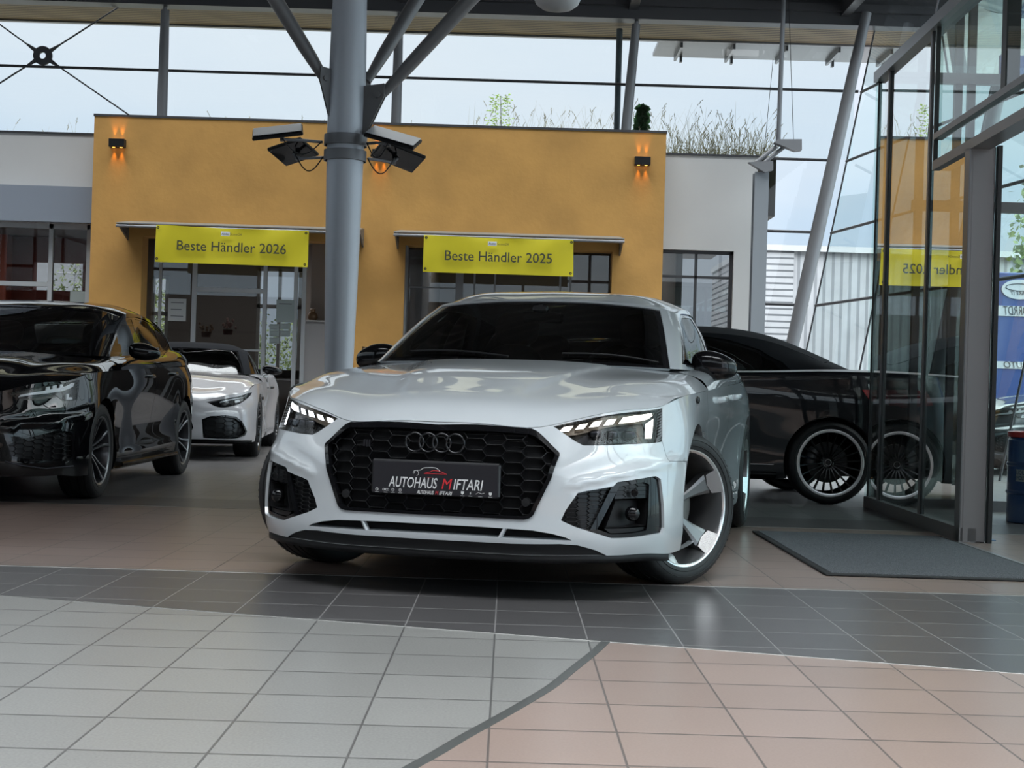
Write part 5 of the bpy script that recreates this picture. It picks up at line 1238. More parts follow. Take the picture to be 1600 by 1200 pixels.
    nets=simple_car(car,low,hood,side,G,Rf,paint,paint,2.636,disp=hd,fz=.325,R=.325,half=.775,arch_r=.362,doors=((.40,1.50,None),(1.503,2.45,[(2.42,.82),(2.40,.75),(2.30,.66),(2.22,.56),(2.19,.45),(2.17,.262)])),
      dlo=[(.60,.998),(.78,1.09),(.98,1.185),(1.17,1.262),(1.35,1.296),(1.6,1.312),(1.9,1.308),(2.2,1.287),(2.5,1.255),(2.66,1.20),(2.70,1.13),(2.60,1.098),(2.2,1.055),(1.7,1.028),(1.2,1.015),(.9,1.006)],
      glasses=([(.68,1.015),(.82,1.088),(1.0,1.172),(1.18,1.245),(1.36,1.28),(1.46,1.288),(1.48,1.035),(1.2,1.028),(.9,1.02)],[(1.56,1.294),(1.9,1.292),(2.18,1.272),(2.20,1.072),(1.9,1.052),(1.56,1.04)],[(2.25,1.265),(2.46,1.238),(2.60,1.19),(2.62,1.14),(2.5,1.105),(2.26,1.078)]),
      head=(HLp,(0,5,7,8,9),strips),intake=IT,grille=[(0,.685),(.34,.680),(.455,.600),(.460,.590),(.395,.365),(.36,.345),(0,.345)],wheel=('vdouble',wheels,'rings'),mirrors=(.985,.72,1.02),handles=((1.28,.845,'black_gloss'),(2.14,.872,'black_gloss')),W=.225,rim=.232,spins=(.35,.9))
    low_=nets[0];g=Geo();uv=low_.inv([(.82,-.55,.255),(.72,-.71,.245),(.60,-.81,.262),(.52,-.86,.285)],'xyz');line_on(low_,uv,.006,.006,g=g);pair('lip_blade',g,M['dark_chrome'],car)
    g=Geo();P=[[(x,y,z) for x,z in ((.885,.23),(.925,.225),(.930,.20),(.86,.17))] for y in np.linspace(.42,2.2,16)];g.grid(P,flip=True).grid(P);pair('side_skirt',g,M['black_gloss'],car)
    cabin(car,.55,3.0,.93,seaty=1.62);return car
def build_white_roadster(pos,yaw):
    car=thing('car','bright white roadster with black fabric roof and black wheels parked by the office front','car',pos,yaw)
    fx=lambda x:x*1.035
    sy=lambda y:y*1.0 if y<0 else y*2.70/2.80
    def lz(x,y,z):
        zz=z-.03*min(1,max(0,(z-.4)/.3));
        if y<-.3: zz-=.045*min(1,max(0,(z-.55)/.12))*min(1,(-.3-y)/.3)
        k=max(0,(y-.4))
        if z>.5: zz-=.022*k*min(1,(z-.5)/.3)
        if 1.9<y<3.2 and z>.6: zz+=.04*sin(pi*(y-1.9)/1.3)
        return (fx(x)+(.02 if 1.9<y<3.3 and x>.8 else 0),sy(y),zz)
    low=warp(LOW,lz);h0=warp(HOOD,lambda x,y,z:(fx(x),sy(y)+.35*max(0,(y+.2))*(1-.25*min(1,x/.9)),0))
    hood=[]
    for r,ro in zip(HOOD,h0):
        row=[]
        for j,(p,q) in enumerate(zip(r,ro)):
            e=lz(*p);row.append((q[0],q[1] if j<7 else e[1],e[2]-.0+(.0 if j==7 else -.012*max(0,min(1,(p[1]+.9))))))
        hood.append(row)
    hood[0]=[low[i][0] for i in range(8)]
    side=warp(SIDE,lambda x,y,z:(lz(x,y,z)[0],sy(y),lz(x,y,z)[2]-.005))
    b=.0
    G=[[(0,.62,.912),(0,.82,1.02),(0,1.03,1.125),(0,1.24,1.215)],[(.30,.65,.912),(.28,.85,1.02),(.26,1.05,1.122),(.25,1.25,1.212)],[(.55,.72,.91),(.52,.90,1.015),(.485,1.09,1.115),(.455,1.28,1.205)],[(.70,.82,.905),(.665,.98,1.01),(.625,1.15,1.105),(.585,1.32,1.19)],[(.745,.95,.905),(.715,1.09,1.00),(.675,1.23,1.09),(.63,1.38,1.17)],[(.79,1.15,.905),(.755,1.26,1.00),(.71,1.38,1.09),(.655,1.50,1.175)],[(.80,1.5,.905),(.765,1.56,1.00),(.72,1.63,1.09),(.655,1.70,1.18)],[(.79,1.85,.91),(.755,1.88,.99),(.71,1.9,1.075),(.64,1.93,1.16)],[(.77,2.15,.915),(.735,2.13,.98),(.68,2.11,1.05),(.61,2.10,1.12)],[(.72,2.45,.925),(.68,2.38,.97),(.62,2.31,1.02),(.56,2.25,1.08)],[(.56,2.65,.93),(.52,2.55,.975),(.48,2.45,1.025),(.44,2.37,1.08)],[(0,2.72,.93),(0,2.62,.98),(0,2.52,1.03),(0,2.43,1.09)]]
    g_=[c[-1] for c in G];Rf=[[g_[0],g_[1],g_[2],g_[3]],[(0,1.36,1.250),(.25,1.36,1.248),(.47,1.38,1.23),g_[4]],[(0,1.5,1.272),(.26,1.5,1.268),(.48,1.5,1.248),g_[5]],[(0,1.72,1.285),(.26,1.72,1.28),(.48,1.72,1.255),g_[6]],[(0,1.95,1.27),(.25,1.95,1.265),(.46,1.95,1.235),g_[7]],[(0,2.2,1.20),(.24,2.19,1.195),(.44,2.15,1.17),g_[8]],[g_[11],(.22,2.42,1.088),g_[10],g_[9]]]
    HLp=[(.46,-.84,.585),(.56,-.79,.608),(.70,-.68,.645),(.82,-.49,.685),(.868,-.37,.705),(.862,-.42,.672),(.82,-.56,.612),(.74,-.70,.560),(.64,-.79,.535),(.56,-.84,.548)]
    strips=[[(.60,-.77,.602),(.72,-.66,.638),(.84,-.44,.688),(.83,-.47,.676),(.71,-.68,.624),(.60,-.78,.590)],[(.74,-.66,.59),(.78,-.60,.60),(.78,-.60,.625),(.74,-.66,.62)]]
    IT=[(.44,-.93,.42),(.52,-.90,.455),(.66,-.82,.465),(.76,-.74,.452),(.80,-.68,.40),(.835,-.62,.30),(.82,-.64,.262),(.76,-.74,.228),(.60,-.86,.222),(.46,-.93,.23)]
    nets=simple_car(car,low,hood,side,G,Rf,'white2','softtop',2.70,fz=.335,R=.335,half=.825,arch_r=.362,doors=((.66,1.95,None),),dlo=[(1.02,.918),(1.12,.99),(1.26,1.07),(1.40,1.135),(1.52,1.15),(1.72,1.155),(1.93,1.13),(2.06,1.06),(2.10,.98),(2.05,.925),(1.5,.917)],glasses=([(1.08,.928),(1.16,.985),(1.28,1.055),(1.42,1.12),(1.54,1.135),(1.72,1.138),(1.90,1.115),(2.0,1.05),(2.02,.97),(1.98,.935),(1.5,.928)],),
      head=(HLp,(0,4,7),strips),intake=IT,grille=[(0,.560),(.26,.555),(.31,.50),(.36,.33),(.33,.285),(0,.28)],wheel=('vten',('rim_black','rim_black'),'star'),mirrors=(1.00,1.02,.965,(.118,.06,.055)),handles=((1.72,.76,'black_gloss'),),W=.265,rim=.262,spins=(.2,.8),rw=False,mesh=(.09,.05))
    g=Geo();P=[]
    for k in range(20):
        t=k/19;x=.95*sin(t*pi*.42)/sin(pi*.42);y=-1.0+.06*x+.50*max(0,(x-.5))**1.6;P.append([(x,y+.02,.215),(x,y-.015,.205),(x,y-.01,.175),(x,y+.10,.165)])
    g.grid(P).grid([[q for q in r] for r in P],flip=True);obj('front_splitter',g.both(),M['black_gloss'],car)
    g=Geo();blob((.952,.40,.64),(.01,.055,.020),3,g=g);pair('side_vent',g,M['black_gloss'],car)
    cabin(car,.85,2.4,.90,seaty=1.85);return car
def build_blue_black_cabriolet(pos,yaw):
    car=thing('car','blue-black convertible with black soft top standing side-on behind the white coupe','car',pos,yaw)
    sy=lambda y:y if y<.5 else (.5+(y-.5)*(2.84-.5)/(2.80-.5) if y<2.8 else 2.84+(y-2.8)*.96)
    lz=lambda x,y,z:(x*.985,sy(y),z+(.045+.006*y if z>.8 else (.035+.004*y)*min(1,max(0,(z-.45)/.3))) )
    low=warp(LOW,lz);hood=warp(HOOD,lz);side=warp(SIDE,lambda x,y,z:(x*.985,sy(y),z+.045+.006*y+.0*z))
    G=[[(0,.35,1.0),(0,.62,1.12),(0,.9,1.24),(0,1.18,1.335)],[(.3,.38,1.0),(.27,.65,1.12),(.25,.92,1.238),(.23,1.19,1.332)],[(.55,.46,.998),(.51,.72,1.115),(.475,.97,1.23),(.44,1.22,1.325)],[(.70,.55,.99),(.66,.80,1.11),(.62,1.03,1.22),(.585,1.26,1.312)],[(.745,.68,.995),(.71,.90,1.10),(.67,1.12,1.20),(.63,1.33,1.29)],[(.785,1.0,1.0),(.75,1.15,1.10),(.71,1.32,1.20),(.655,1.5,1.30)],[(.795,1.5,1.008),(.76,1.58,1.11),(.715,1.68,1.22),(.655,1.78,1.325)],[(.79,2.0,1.015),(.755,2.05,1.11),(.71,2.1,1.21),(.645,2.13,1.312)],[(.785,2.4,1.02),(.75,2.40,1.10),(.70,2.40,1.18),(.63,2.40,1.268)],[(.78,2.72,1.03),(.74,2.67,1.085),(.69,2.62,1.14),(.62,2.60,1.205)],[(.76,3.05,1.035),(.71,2.97,1.06),(.65,2.90,1.09),(.59,2.83,1.12)],[(.56,3.15,1.04),(.52,3.06,1.065),(.48,2.98,1.10),(.44,2.90,1.13)],[(0,3.22,1.045),(0,3.13,1.075),(0,3.04,1.11),(0,2.96,1.15)]]
    g_=[c[-1] for c in G];Rf=[[g_[0],g_[1],g_[2],g_[3]],[(0,1.32,1.362),(.25,1.32,1.36),(.47,1.34,1.34),g_[4]],[(0,1.5,1.383),(.26,1.5,1.378),(.48,1.5,1.36),g_[5]],[(0,1.8,1.40),(.26,1.8,1.395),(.48,1.8,1.375),g_[6]],[(0,2.12,1.392),(.26,2.12,1.386),(.47,2.13,1.362),g_[7]],[(0,2.42,1.345),(.25,2.42,1.34),(.46,2.41,1.315),g_[8]],[(0,2.68,1.265),(.24,2.67,1.26),(.45,2.64,1.24),g_[9]],[g_[12],(.24,2.95,1.148),g_[11],g_[10]]]
    nets=simple_car(car,low,hood,side,G,Rf,'navy','softtop',2.84,fz=.325,R=.325,half=.79,arch_r=.365,doors=((.45,1.80,None),),head=([lz(*p) for p in [(.447,-.848,.686),(.552,-.795,.716),(.68,-.70,.744),(.79,-.543,.762),(.822,-.475,.769),(.828,-.507,.700),(.764,-.664,.640),(.654,-.771,.635),(.535,-.835,.650)]],(0,4),[[lz(*p) for p in [(.50,-.82,.690),(.68,-.70,.730),(.80,-.53,.752),(.80,-.53,.735),(.68,-.70,.712),(.51,-.82,.675)]]]),intake=[lz(*p) for p in [(.52,-.90,.36),(.60,-.86,.42),(.78,-.72,.43),(.82,-.68,.34),(.76,-.74,.27),(.56,-.89,.27)]],grille=[(0,.72),(.33,.715),(.40,.62),(.36,.45),(0,.44)],dlo=[(.80,1.012),(.93,1.09),(1.12,1.18),(1.33,1.258),(1.5,1.275),(1.8,1.30),(2.05,1.275),(2.3,1.20),(2.47,1.11),(2.55,1.035),(2.0,1.025),(1.4,1.018)],glasses=([(.90,1.03),(1.0,1.09),(1.15,1.165),(1.34,1.235),(1.52,1.255),(1.74,1.275),(1.76,1.035),(1.3,1.03)],[(1.80,1.278),(2.03,1.255),(2.26,1.185),(2.40,1.11),(2.46,1.048),(2.1,1.038),(1.80,1.035)]),
      wheel=('multi',('rim_black','rim_polish'),'star'),mirrors=(.98,.85,1.02),handles=((1.62,.86,'chrome'),),W=.245,rim=.262,spins=(.3,.1),rw=False,disc='disc_dark')
    sd=nets[2];g=Geo();uv=np.array([[u,sd.V*.55] for u in np.linspace(.02,sd.U*.86,40)]);g.grid([[sd.at([[u,sd.V*.36]],.006)[0],sd.at([[u,sd.V*.50]],.009)[0],sd.at([[u,sd.V*.70]],.006)[0]] for u in np.linspace(.02,sd.U*.80,50)]);g.merge(Geo().grid([[sd.at([[u,sd.V*.70]],.006)[0],sd.at([[u,sd.V*.50]],.009)[0],sd.at([[u,sd.V*.36]],.006)[0]] for u in np.linspace(.02,sd.U*.80,50)]));pair('belt_trim',g,pm('satin_chrome',(.80,.80,.82),.38,.45),car)
    lw=nets[0];
    for s in (1,-1):
        uv=lw.inv([(3.08,.905),(3.35,.915),(3.60,.915),(3.66,.80),(3.40,.775),(3.14,.82)],'yz',(1.5,lw.U-.4));g=patch(lw,uv,(),.04,off=.004);wall(lw,uv,.004,-.01,g=g);obj('tail_lamp',g if s>0 else g.mirrored(),pm('tail_lamp_red',(.62,.015,.02),.08,0,1),car)
    g=Geo();P=[[(x,y,z) for x,z in ((.872,.245),(.905,.24),(.910,.215),(.85,.18))] for y in np.linspace(.45,2.42,16)];g.grid(P,flip=True).grid(P);pair('side_skirt',g,M['navy'],car)
    g=Geo();line_on(nets[0],nets[0].inv([(y,.300) for y in np.linspace(.5,2.4,12)],'yz',(1,nets[0].U-.6)),.004,.003,g=g);pair('sill_trim',g,M['chrome'],car)
    cabin(car,.70,2.9,.96,seaty=1.75);return car
def build_vestibule():
    before=set(bpy.data.objects)
    al=pm('aluminium_bronze',(.25,.24,.245),.40,.5);dk=pm('gasket_black',(.012,.014,.015),.4);lt=pm('aluminium_light',(.34,.34,.36),.35,.6)
    gl=thin_glass('entrance_glass',(.76,.87,.85),1.5,.85,.0);X=2.70;y0,y1=8.46,11.0;zt=3.28
    yy=lambda px,py:float(pt(px,py,0,X)[1]);zz=lambda px,py:float(pt(px,py,0,X)[2])
    ym=[yy(1437,500),yy(1366,500)]
    g=Geo();g.box((X,y0,0),(X+.10,y1,.085));g.box((X,3.2,2.34),(X+.12,9.30,2.40));g.box((X,3.2,2.54),(X+.06,9.30,2.58));struct('door_1_rails',g,al)
    g=Geo();g.box((X-.02,2.2,zt),(X+.10,y1,zt+.08));g.box((X,y1-.06,zt),(5.2,y1,zt+.08));struct('trim_14',g,lt)
    g=Geo();g.bbox((X,y0,0),(X+.155,y0+.11,2.36),.006);g.box((X+.02,y0-.002,0),(X+.05,y0,2.36));struct('column_door_post',g,al)
    g=Geo();g.box((X+.160,y0-.03,0),(X+.185,y0+.02,2.36));struct('trim_15',g,dk)
    g=Geo()
    for y in ym+[y1-.03]: g.box((X+.012,y-.008,.08),(X+.024,y+.008,zt));
    for y in (7.94,5.6): g.box((X+.02,y-.04,2.56),(X+.10,y+.04,zt))
    g.box((X+.002,9.28,2.4),(X+.03,9.30,zt));struct('window_15_mullions',g,dk)
    g=Geo()
    for y in ym: g.box((X+.008,y+.012,.08),(X+.020,y+.05,zt))
    struct('window_15_frame',g,al)
    for a,b in ((y0+.11,ym[0]),(ym[0],ym[1]),(ym[1],y1)): struct('window_16',Geo().face([(X+.025,a,.08),(X+.025,b,.08),(X+.025,b,zt if a>9.2 else 2.36),(X+.025,a,zt if a>9.2 else 2.36)]),gl)
    struct('window_17',Geo().face([(X+.025,9.28,2.57),(X+.025,7.94,2.57),(X+.025,7.94,zt),(X+.025,9.28,zt)]),gl)
    struct('window_17',Geo().face([(X+.025,7.94,2.57),(X+.025,3.2,2.57),(X+.025,3.2,zt),(X+.025,7.94,zt)]),gl)
    struct('window_17',Geo().face([(X+.025,9.28,2.40),(X+.025,3.2,2.40),(X+.025,3.2,2.54),(X+.025,9.28,2.54)]),gl)
    # far side of the lobby
    g=Geo()
    for x in (2.78,3.02,3.30,3.40,4.30,5.15): g.box((x,y1-.04,0),(x+.055,y1+.02,zt))
    g.box((X,y1-.04,0),(5.2,y1+.02,.08));g.box((3.0,y1-.04,2.30),(5.2,y1+.02,2.38));struct('window_18_frame',g,al)
    struct('window_18',Geo().face([(X,y1,0),(5.2,y1,0),(5.2,y1,zt),(X,y1,zt)]),gl)
    g=Geo()
    for y in (3.2,5.0,7.0,9.0,10.8): g.box((5.15,y-.03,0),(5.21,y+.03,zt))
    g.box((5.15,3.2,2.3),(5.21,10.8,2.4));struct('window_19_frame',g,al);struct('window_19',Geo().face([(5.18,3.2,0),(5.18,10.8,0),(5.18,10.8,zt),(5.18,3.2,zt)]),gl)
    struct('ceiling_lobby_glass',Geo().face([(X,3.2,zt+.04),(5.2,3.2,zt+.04),(5.2,y1,zt+.04),(X,y1,zt+.04)]),gl)
    # sliding leaf standing open behind the opening
    g=Geo();xs=X+.21
    for a,b,c,d in ((6.3,8.42,.02,.09),(6.3,8.42,2.24,2.33),(6.3,6.36,.02,2.33)): g.box((xs,a,c),(xs+.035,b,d))
    t=thing('sliding_door','open glazed sliding door leaf behind the entrance post','door',(0,0,0))
    # the lobby stands a touch askew to the tile grid
    Rz=Matrix.Translation((2.70,8.46,0))@Matrix.Rotation(-.027,4,'Z')@Matrix.Translation((-2.70,-8.46,0))
    for o in set(bpy.data.objects)-before: o.matrix_world=Rz@o.matrix_world
    # floor mat
    m=Geo().bbox((1.506,6.655,0),(2.66,8.672,.012),.004);mo=tag(obj('door_mat',m,pm('mat_edge',(.016,.016,.017),.7)),'dark grey ribbed entrance mat lying in front of the glass lobby','mat')
    mm=pm('mat_pile',(.13,.135,.145),.95,spec=.1,noise=(220,.55),bump=(260,.8));obj('pile',Geo().bbox((1.535,6.685,.008),(2.63,8.642,.016),.003),mm,mo)
    bpy.data.objects.remove(t)
    struct('trim_16',Geo().box((2.66,6.2,0),(2.70,8.42,.006)),lt)
    struct('trim_17',Geo().box((X+.19,8.6,0),(X+.27,10.8,.004)),pm('floor_strip_blue',(.10,.20,.34),.3,.2))
    # oil drum
    c=pt(1596,822,2,0);c=np.array([3.745,10.0,0]);R=.215;H=.64
    t=thing('oil_drum','blue steel oil drum with red lid standing inside the glass lobby','drum',tuple(c))
    prof=[(0,0),(R-.008,0),(R,.006),(R,.02)]
    for z in (.215,.41): prof+=[(R,z-.016),(R+.008,z-.006),(R+.008,z+.006),(R,z+.016)]
    prof+=[(R,H-.06),(R-.012,H-.045),(R-.014,H-.03)]
    obj('body',Geo().lathe(prof,48),pm('drum_blue',(.010,.045,.16),.32,0,.6),t);obj('lid',Geo().lathe([(R-.012,H-.042),(R+.004,H-.040),(R+.006,H-.005),(R-.004,H),(R-.02,H-.002),(R-.03,H-.02),(0,H-.02)],48),pm('drum_red',(.42,.012,.016),.35,0,.5),t)
    def wrap(g,z,phi):  # bends flat lettering round the drum
        g.V=[np.c_[(R+.0025-v[:,1]*0)*np.cos(phi+v[:,0]/R),(R+.0025)*np.sin(phi+v[:,0]/R),v[:,2]+z] for v in g.V]
        g.N=[np.c_[np.cos(phi+v[:,0]/R),np.sin(phi+v[:,0]/R),0*v[:,0]] for v in g.V];return g
    ph=-2.24
    lab=Geo().grid([[((i-8)/8*.042,0,z) for z in (-.042,.042)] for i in range(17)]);obj('label',wrap(lab,.335,ph-.28),pm('label_white',(.6,.6,.6),.5),t)
    for s,z in (('LIQUI',.354),('MOLY',.316)):
        q=text_geo(s,.04,.0,width=.070);wrap(q,z,ph-.28);q.V=[v*[1.004,1.004,1] for v in q.V];obj('label_lettering',q,pm('label_blue',(.015,.05,.16),.5),t)
    q=text_geo('MOTOR OIL',.062,0,width=.30);wrap(q,.335,ph+.72);obj('lettering',q,M['ink_white'],t)
def banner(tl,tr,br,bl,text,label,small=True):
    Y=20.33;P=[pt(*q,1,Y) for q in (tl,tr,br,bl)];A,B,C_,D=P;n=48;rows=[]
    for j in range(17):
        v=j/16;row=[]
        for i in range(n+1):
            u=i/n;p=(A*(1-u)+B*u)*(1-v)+(D*(1-u)+C_*u)*v
            sag=sin(pi*u);w=.012*sin(9*u+3*v)+.010*sin(23*u+1.5*v)*(1-v)+.018*sag*exp_(-8*v)*sin(4*pi*u)
            p=p+np.array([0,-w-.0,-.012*sag*(1-v)]);row.append(p)
        rows.append(row)
    rows=np.array(rows);o=obj('banner',Geo().grid(rows,flip=True).grid(rows+[0,.004,0]),pm('banner_yellow',(.53,.45,.010),.55,noise=(3,.04)));tag(o,label,'banner')
    cen=P[0]*.25+P[1]*.25+P[2]*.25+P[3]*.25;W_=np.linalg.norm(B-A);H=np.linalg.norm(D-A);ux=(B-A)/W_;uz=(A-D)/H
    def put(g,x,z,dy=-.045):
        Mx=Matrix(((ux[0],0,uz[0],cen[0]+ux[0]*x+uz[0]*z),(0,1,0,Y+dy),(ux[2],0,uz[2],cen[2]+ux[2]*x+uz[2]*z),(0,0,0,1)));return g.xf(Mx)
    ink=pm('banner_ink',(.03,.035,.025),.6)
    obj('lettering',put(text_geo(text,.20,.001,width=W_*.715,bold=.006),0,-.055*H),ink,o)
    obj('small_label',put(Geo().box((-.155,-.001,.0),(-.03,.0,.062)),-.0,.255*H,-.043),pm('label_grey',(.62,.63,.66),.5),o)
    obj('small_lettering',put(text_geo('Auto',.05,.001,width=.10),-.092,.255*H+.031,-.048),ink,o)
    obj('small_lettering',put(text_geo('Scout24',.05,.001,width=.165),.058,.255*H+.026,-.045),ink,o)
    g=Geo()
    for x in (-.485,.485):
        for z in (-.42,.42): g.merge(put(Geo().lathe([(.006,-.001),(.018,-.003),(.020,.0)],14,'y'),x*W_,z*H,-.035))
    obj('eyelets',g,M['dark_chrome'],o);return o
def exp_(x): return math.exp(x)
def build_front_things():
    st=pm('steel_grey',(.20,.20,.21),.42,.2);lg=pm('light_metal',(.24,.235,.22),.45,.3)
    # canopies over the two openings
    for (a,b,lab,gr) in (((181,346),(563,359),'pale sheet canopy on brackets over the left office opening',0),((615,360),(976,373),'pale sheet canopy on brackets over the right office opening',0)):
        pa=pt(a[0],a[1],1,20.4);pb=pt(b[0],b[1],1,20.4);zt=(pa[2]+pb[2])/2
        t=thing('canopy',lab,'canopy',(0,0,0))
        g=Geo().addf([(pa[0],20.40,zt-.005),(pb[0],20.40,zt-.005),(pb[0]-.04,YW,zt+.085),(pa[0]+.04,YW,zt+.085),(pa[0],20.40,zt-.02),(pb[0],20.40,zt-.02),(pb[0]-.04,YW,zt+.065),(pa[0]+.04,YW,zt+.065)],[(0,1,2,3),(7,6,5,4),(0,4,5,1),(1,5,6,2),(3,7,4,0)])
        obj('sheet',g,lg,t);obj('front_rail',Geo().tube([(pa[0],20.42,zt-.05),(pb[0],20.42,zt-.05)],.022,8),pm('rail_metal',(.25,.25,.26),.4,.4),t)
        for x in (pa[0]+.02,pb[0]-.02): 
            g=Geo().prism([(20.40,zt-.01),(YW,zt+.08),(YW,zt-.20),(20.9,zt-.17)],x-.012,x+.012,'x');g.tube([(x-.02,20.85,zt-.10),(x+.02,20.85,zt-.10)],.018,8);obj('bracket',g,pm('bracket_metal',(.13,.135,.14),.45,.4),t)
    banner((244.5,351),(482.5,360.5),(480.5,417.5),(242,409),'Beste Händler 2026','yellow banner reading Beste Händler 2026 hanging over the left opening')
    banner((662.5,367),(896,374.7),(896,432),(660.6,424.7),'Beste Händler 2025','yellow banner reading Beste Händler 2025 hanging over the right opening')
    # up-and-down wall lights
    for (px,py,lab) in ((183,223.5,'black box wall light near the top left corner of the ochre wall'),(1004,251.5,'black box wall light near the right end of the ochre wall'),(594,240,'black box wall light on the ochre wall behind the floodlights')):
        c=pt(px,py,1,YW-.07);t=thing('wall_light',lab,'wall light',tuple(c));obj('housing',Geo().bbox((-.115,-.045,-.06),(.115,.07,.06),.004),M['black_satin'],t)
        g=Geo()
        for x in (-.055,.055):
            for s in (1,-1): g.lathe([(0,s*.0605),(.022,s*.0605)],16,'z',(x,.025,0))
        g2=Geo();g2.merge(g);obj('lens',g2,pm('amber_lens',(1,.5,.1),.4,emit=(1,.42,.06),es=6),t)
        for x in (-.055,.055):
            for s in (1,-1):
                l=bpy.data.lights.new('wall_light_beam','SPOT');l.energy=6.5;l.color=(1,.40,.06);l.spot_size=radians(44);l.spot_blend=.9;l.shadow_soft_size=.012
                lo=bpy.data.objects.new('wall_light_beam',l);COL.objects.link(lo);lo.parent=t;lo.location=(x,.042,s*.064);lo.rotation_euler=(pi if s>0 else 0,0,0);lo.rotation_euler[0]+=-.0
    # tree-like steel column
    cx,cy=-1.80,15.0;t=thing('steel_column','grey steel column with branching struts standing behind the white coupe','column',(cx,cy,0))
    col=pm('column_paint',(.48,.50,.54),.38,.1);pr_=[(.115,0),(.128,.4),(.150,1.0),(.170,1.8),(.185,2.6),(.195,3.3),(.199,3.8),(.190,4.4),(.172,5.2),(.150,6.0),(.135,6.6)]
    obj('shaft',Geo().lathe(pr_,40),col,t)
    for dx,dy,xo,z0 in ((-.65,-.30,-.24,4.02),(.50,.30,.20,4.04),(.95,-.30,.36,3.86),(-.65,.42,-.22,4.0)):
        L=Vector((dx,dy,1.0)).normalized();a=Vector((xo,dy*.2,z0));b=a+L*3.05
        g=Geo();P=[a+(b-a)*k/8 for k in range(9)];g.tube(P,[.045,.068,.074,.077,.078,.078,.076,.07,.06],16);o=obj('strut',g,pm('strut_paint',(.15,.145,.145),.42,.1),t)
        th=atan2(dy,dx);g=Geo()
        for s in (-.018,.018):
            pl=[(.13,z0-.62),(.16,z0+.10),(abs(xo)*1.02+.06,z0+.12),(abs(xo)*1.02+.06,z0-.02)];n=(-sin(th)*s,cos(th)*s);q=[(r*cos(th)+n[0],r*sin(th)+n[1],z) for r,z in pl];q2=[(x-sin(th)*.012,y+cos(th)*.012,z) for x,y,z in q]
            g.addf(q+q2,[(0,1,2,3),(7,6,5,4),(0,4,5,1),(1,5,6,2),(2,6,7,3),(3,7,4,0)])
        e=np.array([abs(xo)*cos(th),abs(xo)*sin(th),z0]);n=np.array([-sin(th),cos(th),0]);g.tube([e-n*.05,e+n*.05],.032,12);obj('gusset',g,pm('strut_paint',(.15,.145,.145),.42,.1),t)
    g=Geo()
    for z,r in ((3.39,.215),(3.23,.212)): g.lathe([(r,z-.055),(r+.012,z-.055),(r+.012,z+.055),(r,z+.055)],40)
    obj('collar',g,pm('collar_paint',(.19,.19,.20),.45,.2),t)
    # floodlights clamped to the column
    def flood(px,py,w,d,yaw,pitch,roll,lab,front,zc):
        c=pt(px,py,1,cy+front);t=thing('floodlight',lab,'floodlight',tuple(c),0,'floodlights on the column collar');Rm=Euler((pitch,roll,yaw)).to_matrix().to_4x4()
        g=Geo().bbox((-w/2,-d/2,-.018),(w/2,d/2,.018),.006)
        for k in range(9): x=-w*.4+k*w*.1;g.box((x,-d/2*.9,.016),(x+.006,d/2*.9,.030))
        obj('housing',g.xf(Rm),M['black_satin'],t)
        obj('lens',Geo().box((-w/2+.012,-d/2+.012,.030),(w/2-.012,d/2-.012,.033)).xf(Rm) if front<0 else Geo().box((-w/2+.012,-d/2+.012,-.021),(w/2-.012,d/2-.012,-.018)).xf(Rm),pm('flood_lens',(.42,.43,.45),.35) if front<0 else M['black_gloss'],t)
        s=1 if c[0]>cx else -1;end=np.array([cx+s*.235,cy+front*.25,zc])-c
        g=Geo();g.tube([(0,0,-.02),(-s*.05,0,-.07),end*[.6,.6,1],end],.016,8);g.box((-s*.05-.02,-.03,-.09),(-s*.05+.02,.03,-.05));obj('arm',g,pm('collar_paint',(.19,.19,.20),.45,.2),t)
        g=Geo();a=np.array([-s*.03,-.03,-.03]);P=[a+(end-a)*k+np.array([0,-.05,-.17*sin(pi*k)]) for k in np.linspace(0,1,12)];g.tube(P,.007,6);obj('cable',g,M['black_satin'],t)
    flood(434,207,.52,.34,.10,.42,-.16,'flat floodlight with pale glass, upper one left of the column',-.25,3.36)
    flood(458,237,.42,.36,-.4,-.35,-.25,'black floodlight tilted down, lower one left of the column',.25,3.22)
    flood(614,216,.54,.34,-.10,.42,.26,'flat floodlight with pale glass, upper one right of the column',-.25,3.36)
    flood(622,244,.50,.36,.4,-.35,.28,'black floodlight tilted down, lower one right of the column',.25,3.22)
    # crossed tension rods with ring
    n0=pt(67,87,1,21.755);t=thing('tension_rods','crossed dark tension rods meeting at a ring plate before the glass','bracing',tuple(n0));dk=pm('rod_dark',(.07,.07,.075),.5,.2)
    obj('ring_plate',Geo().lathe([(.050,-.02),(.145,-.02),(.145,.02),(.050,.02),(.050,-.02)],28,'y'),dk,t)
    for px,py in ((-60,-5),(212,-6),(-60,168),(205,182)):
        e=pt(px,py,1,21.755)-n0;u=e/np.linalg.norm(e);g=Geo().tube([u*.13,u*.30],[.035,.016],8);g.tube([u*.28,e],.013,6);obj('rod',g,dk,t)
    # grey column with link bracket at the right
    yb=20.9;a=pt(1178,270,1,yb);b=pt(1200,270,1,yb);t=thing('steel_stanchion','grey square steel stanchion beside the white wall, tied by a link bracket','column',((a[0]+b[0])/2,yb,0));w=(b[0]-a[0])/2
    obj('shaft',Geo().box((-w,-.10,0),(w,-.085,a[2])).box((-w,.085,0),(w,.10,a[2])).box((-.02,-.085,0),(.02,.085,a[2])),pm('stanchion_paint',(.25,.265,.285),.4,.2),t)
    q=lambda px,py:pt(px,py,1,yb)-np.array([(a[0]+b[0])/2,yb,0])
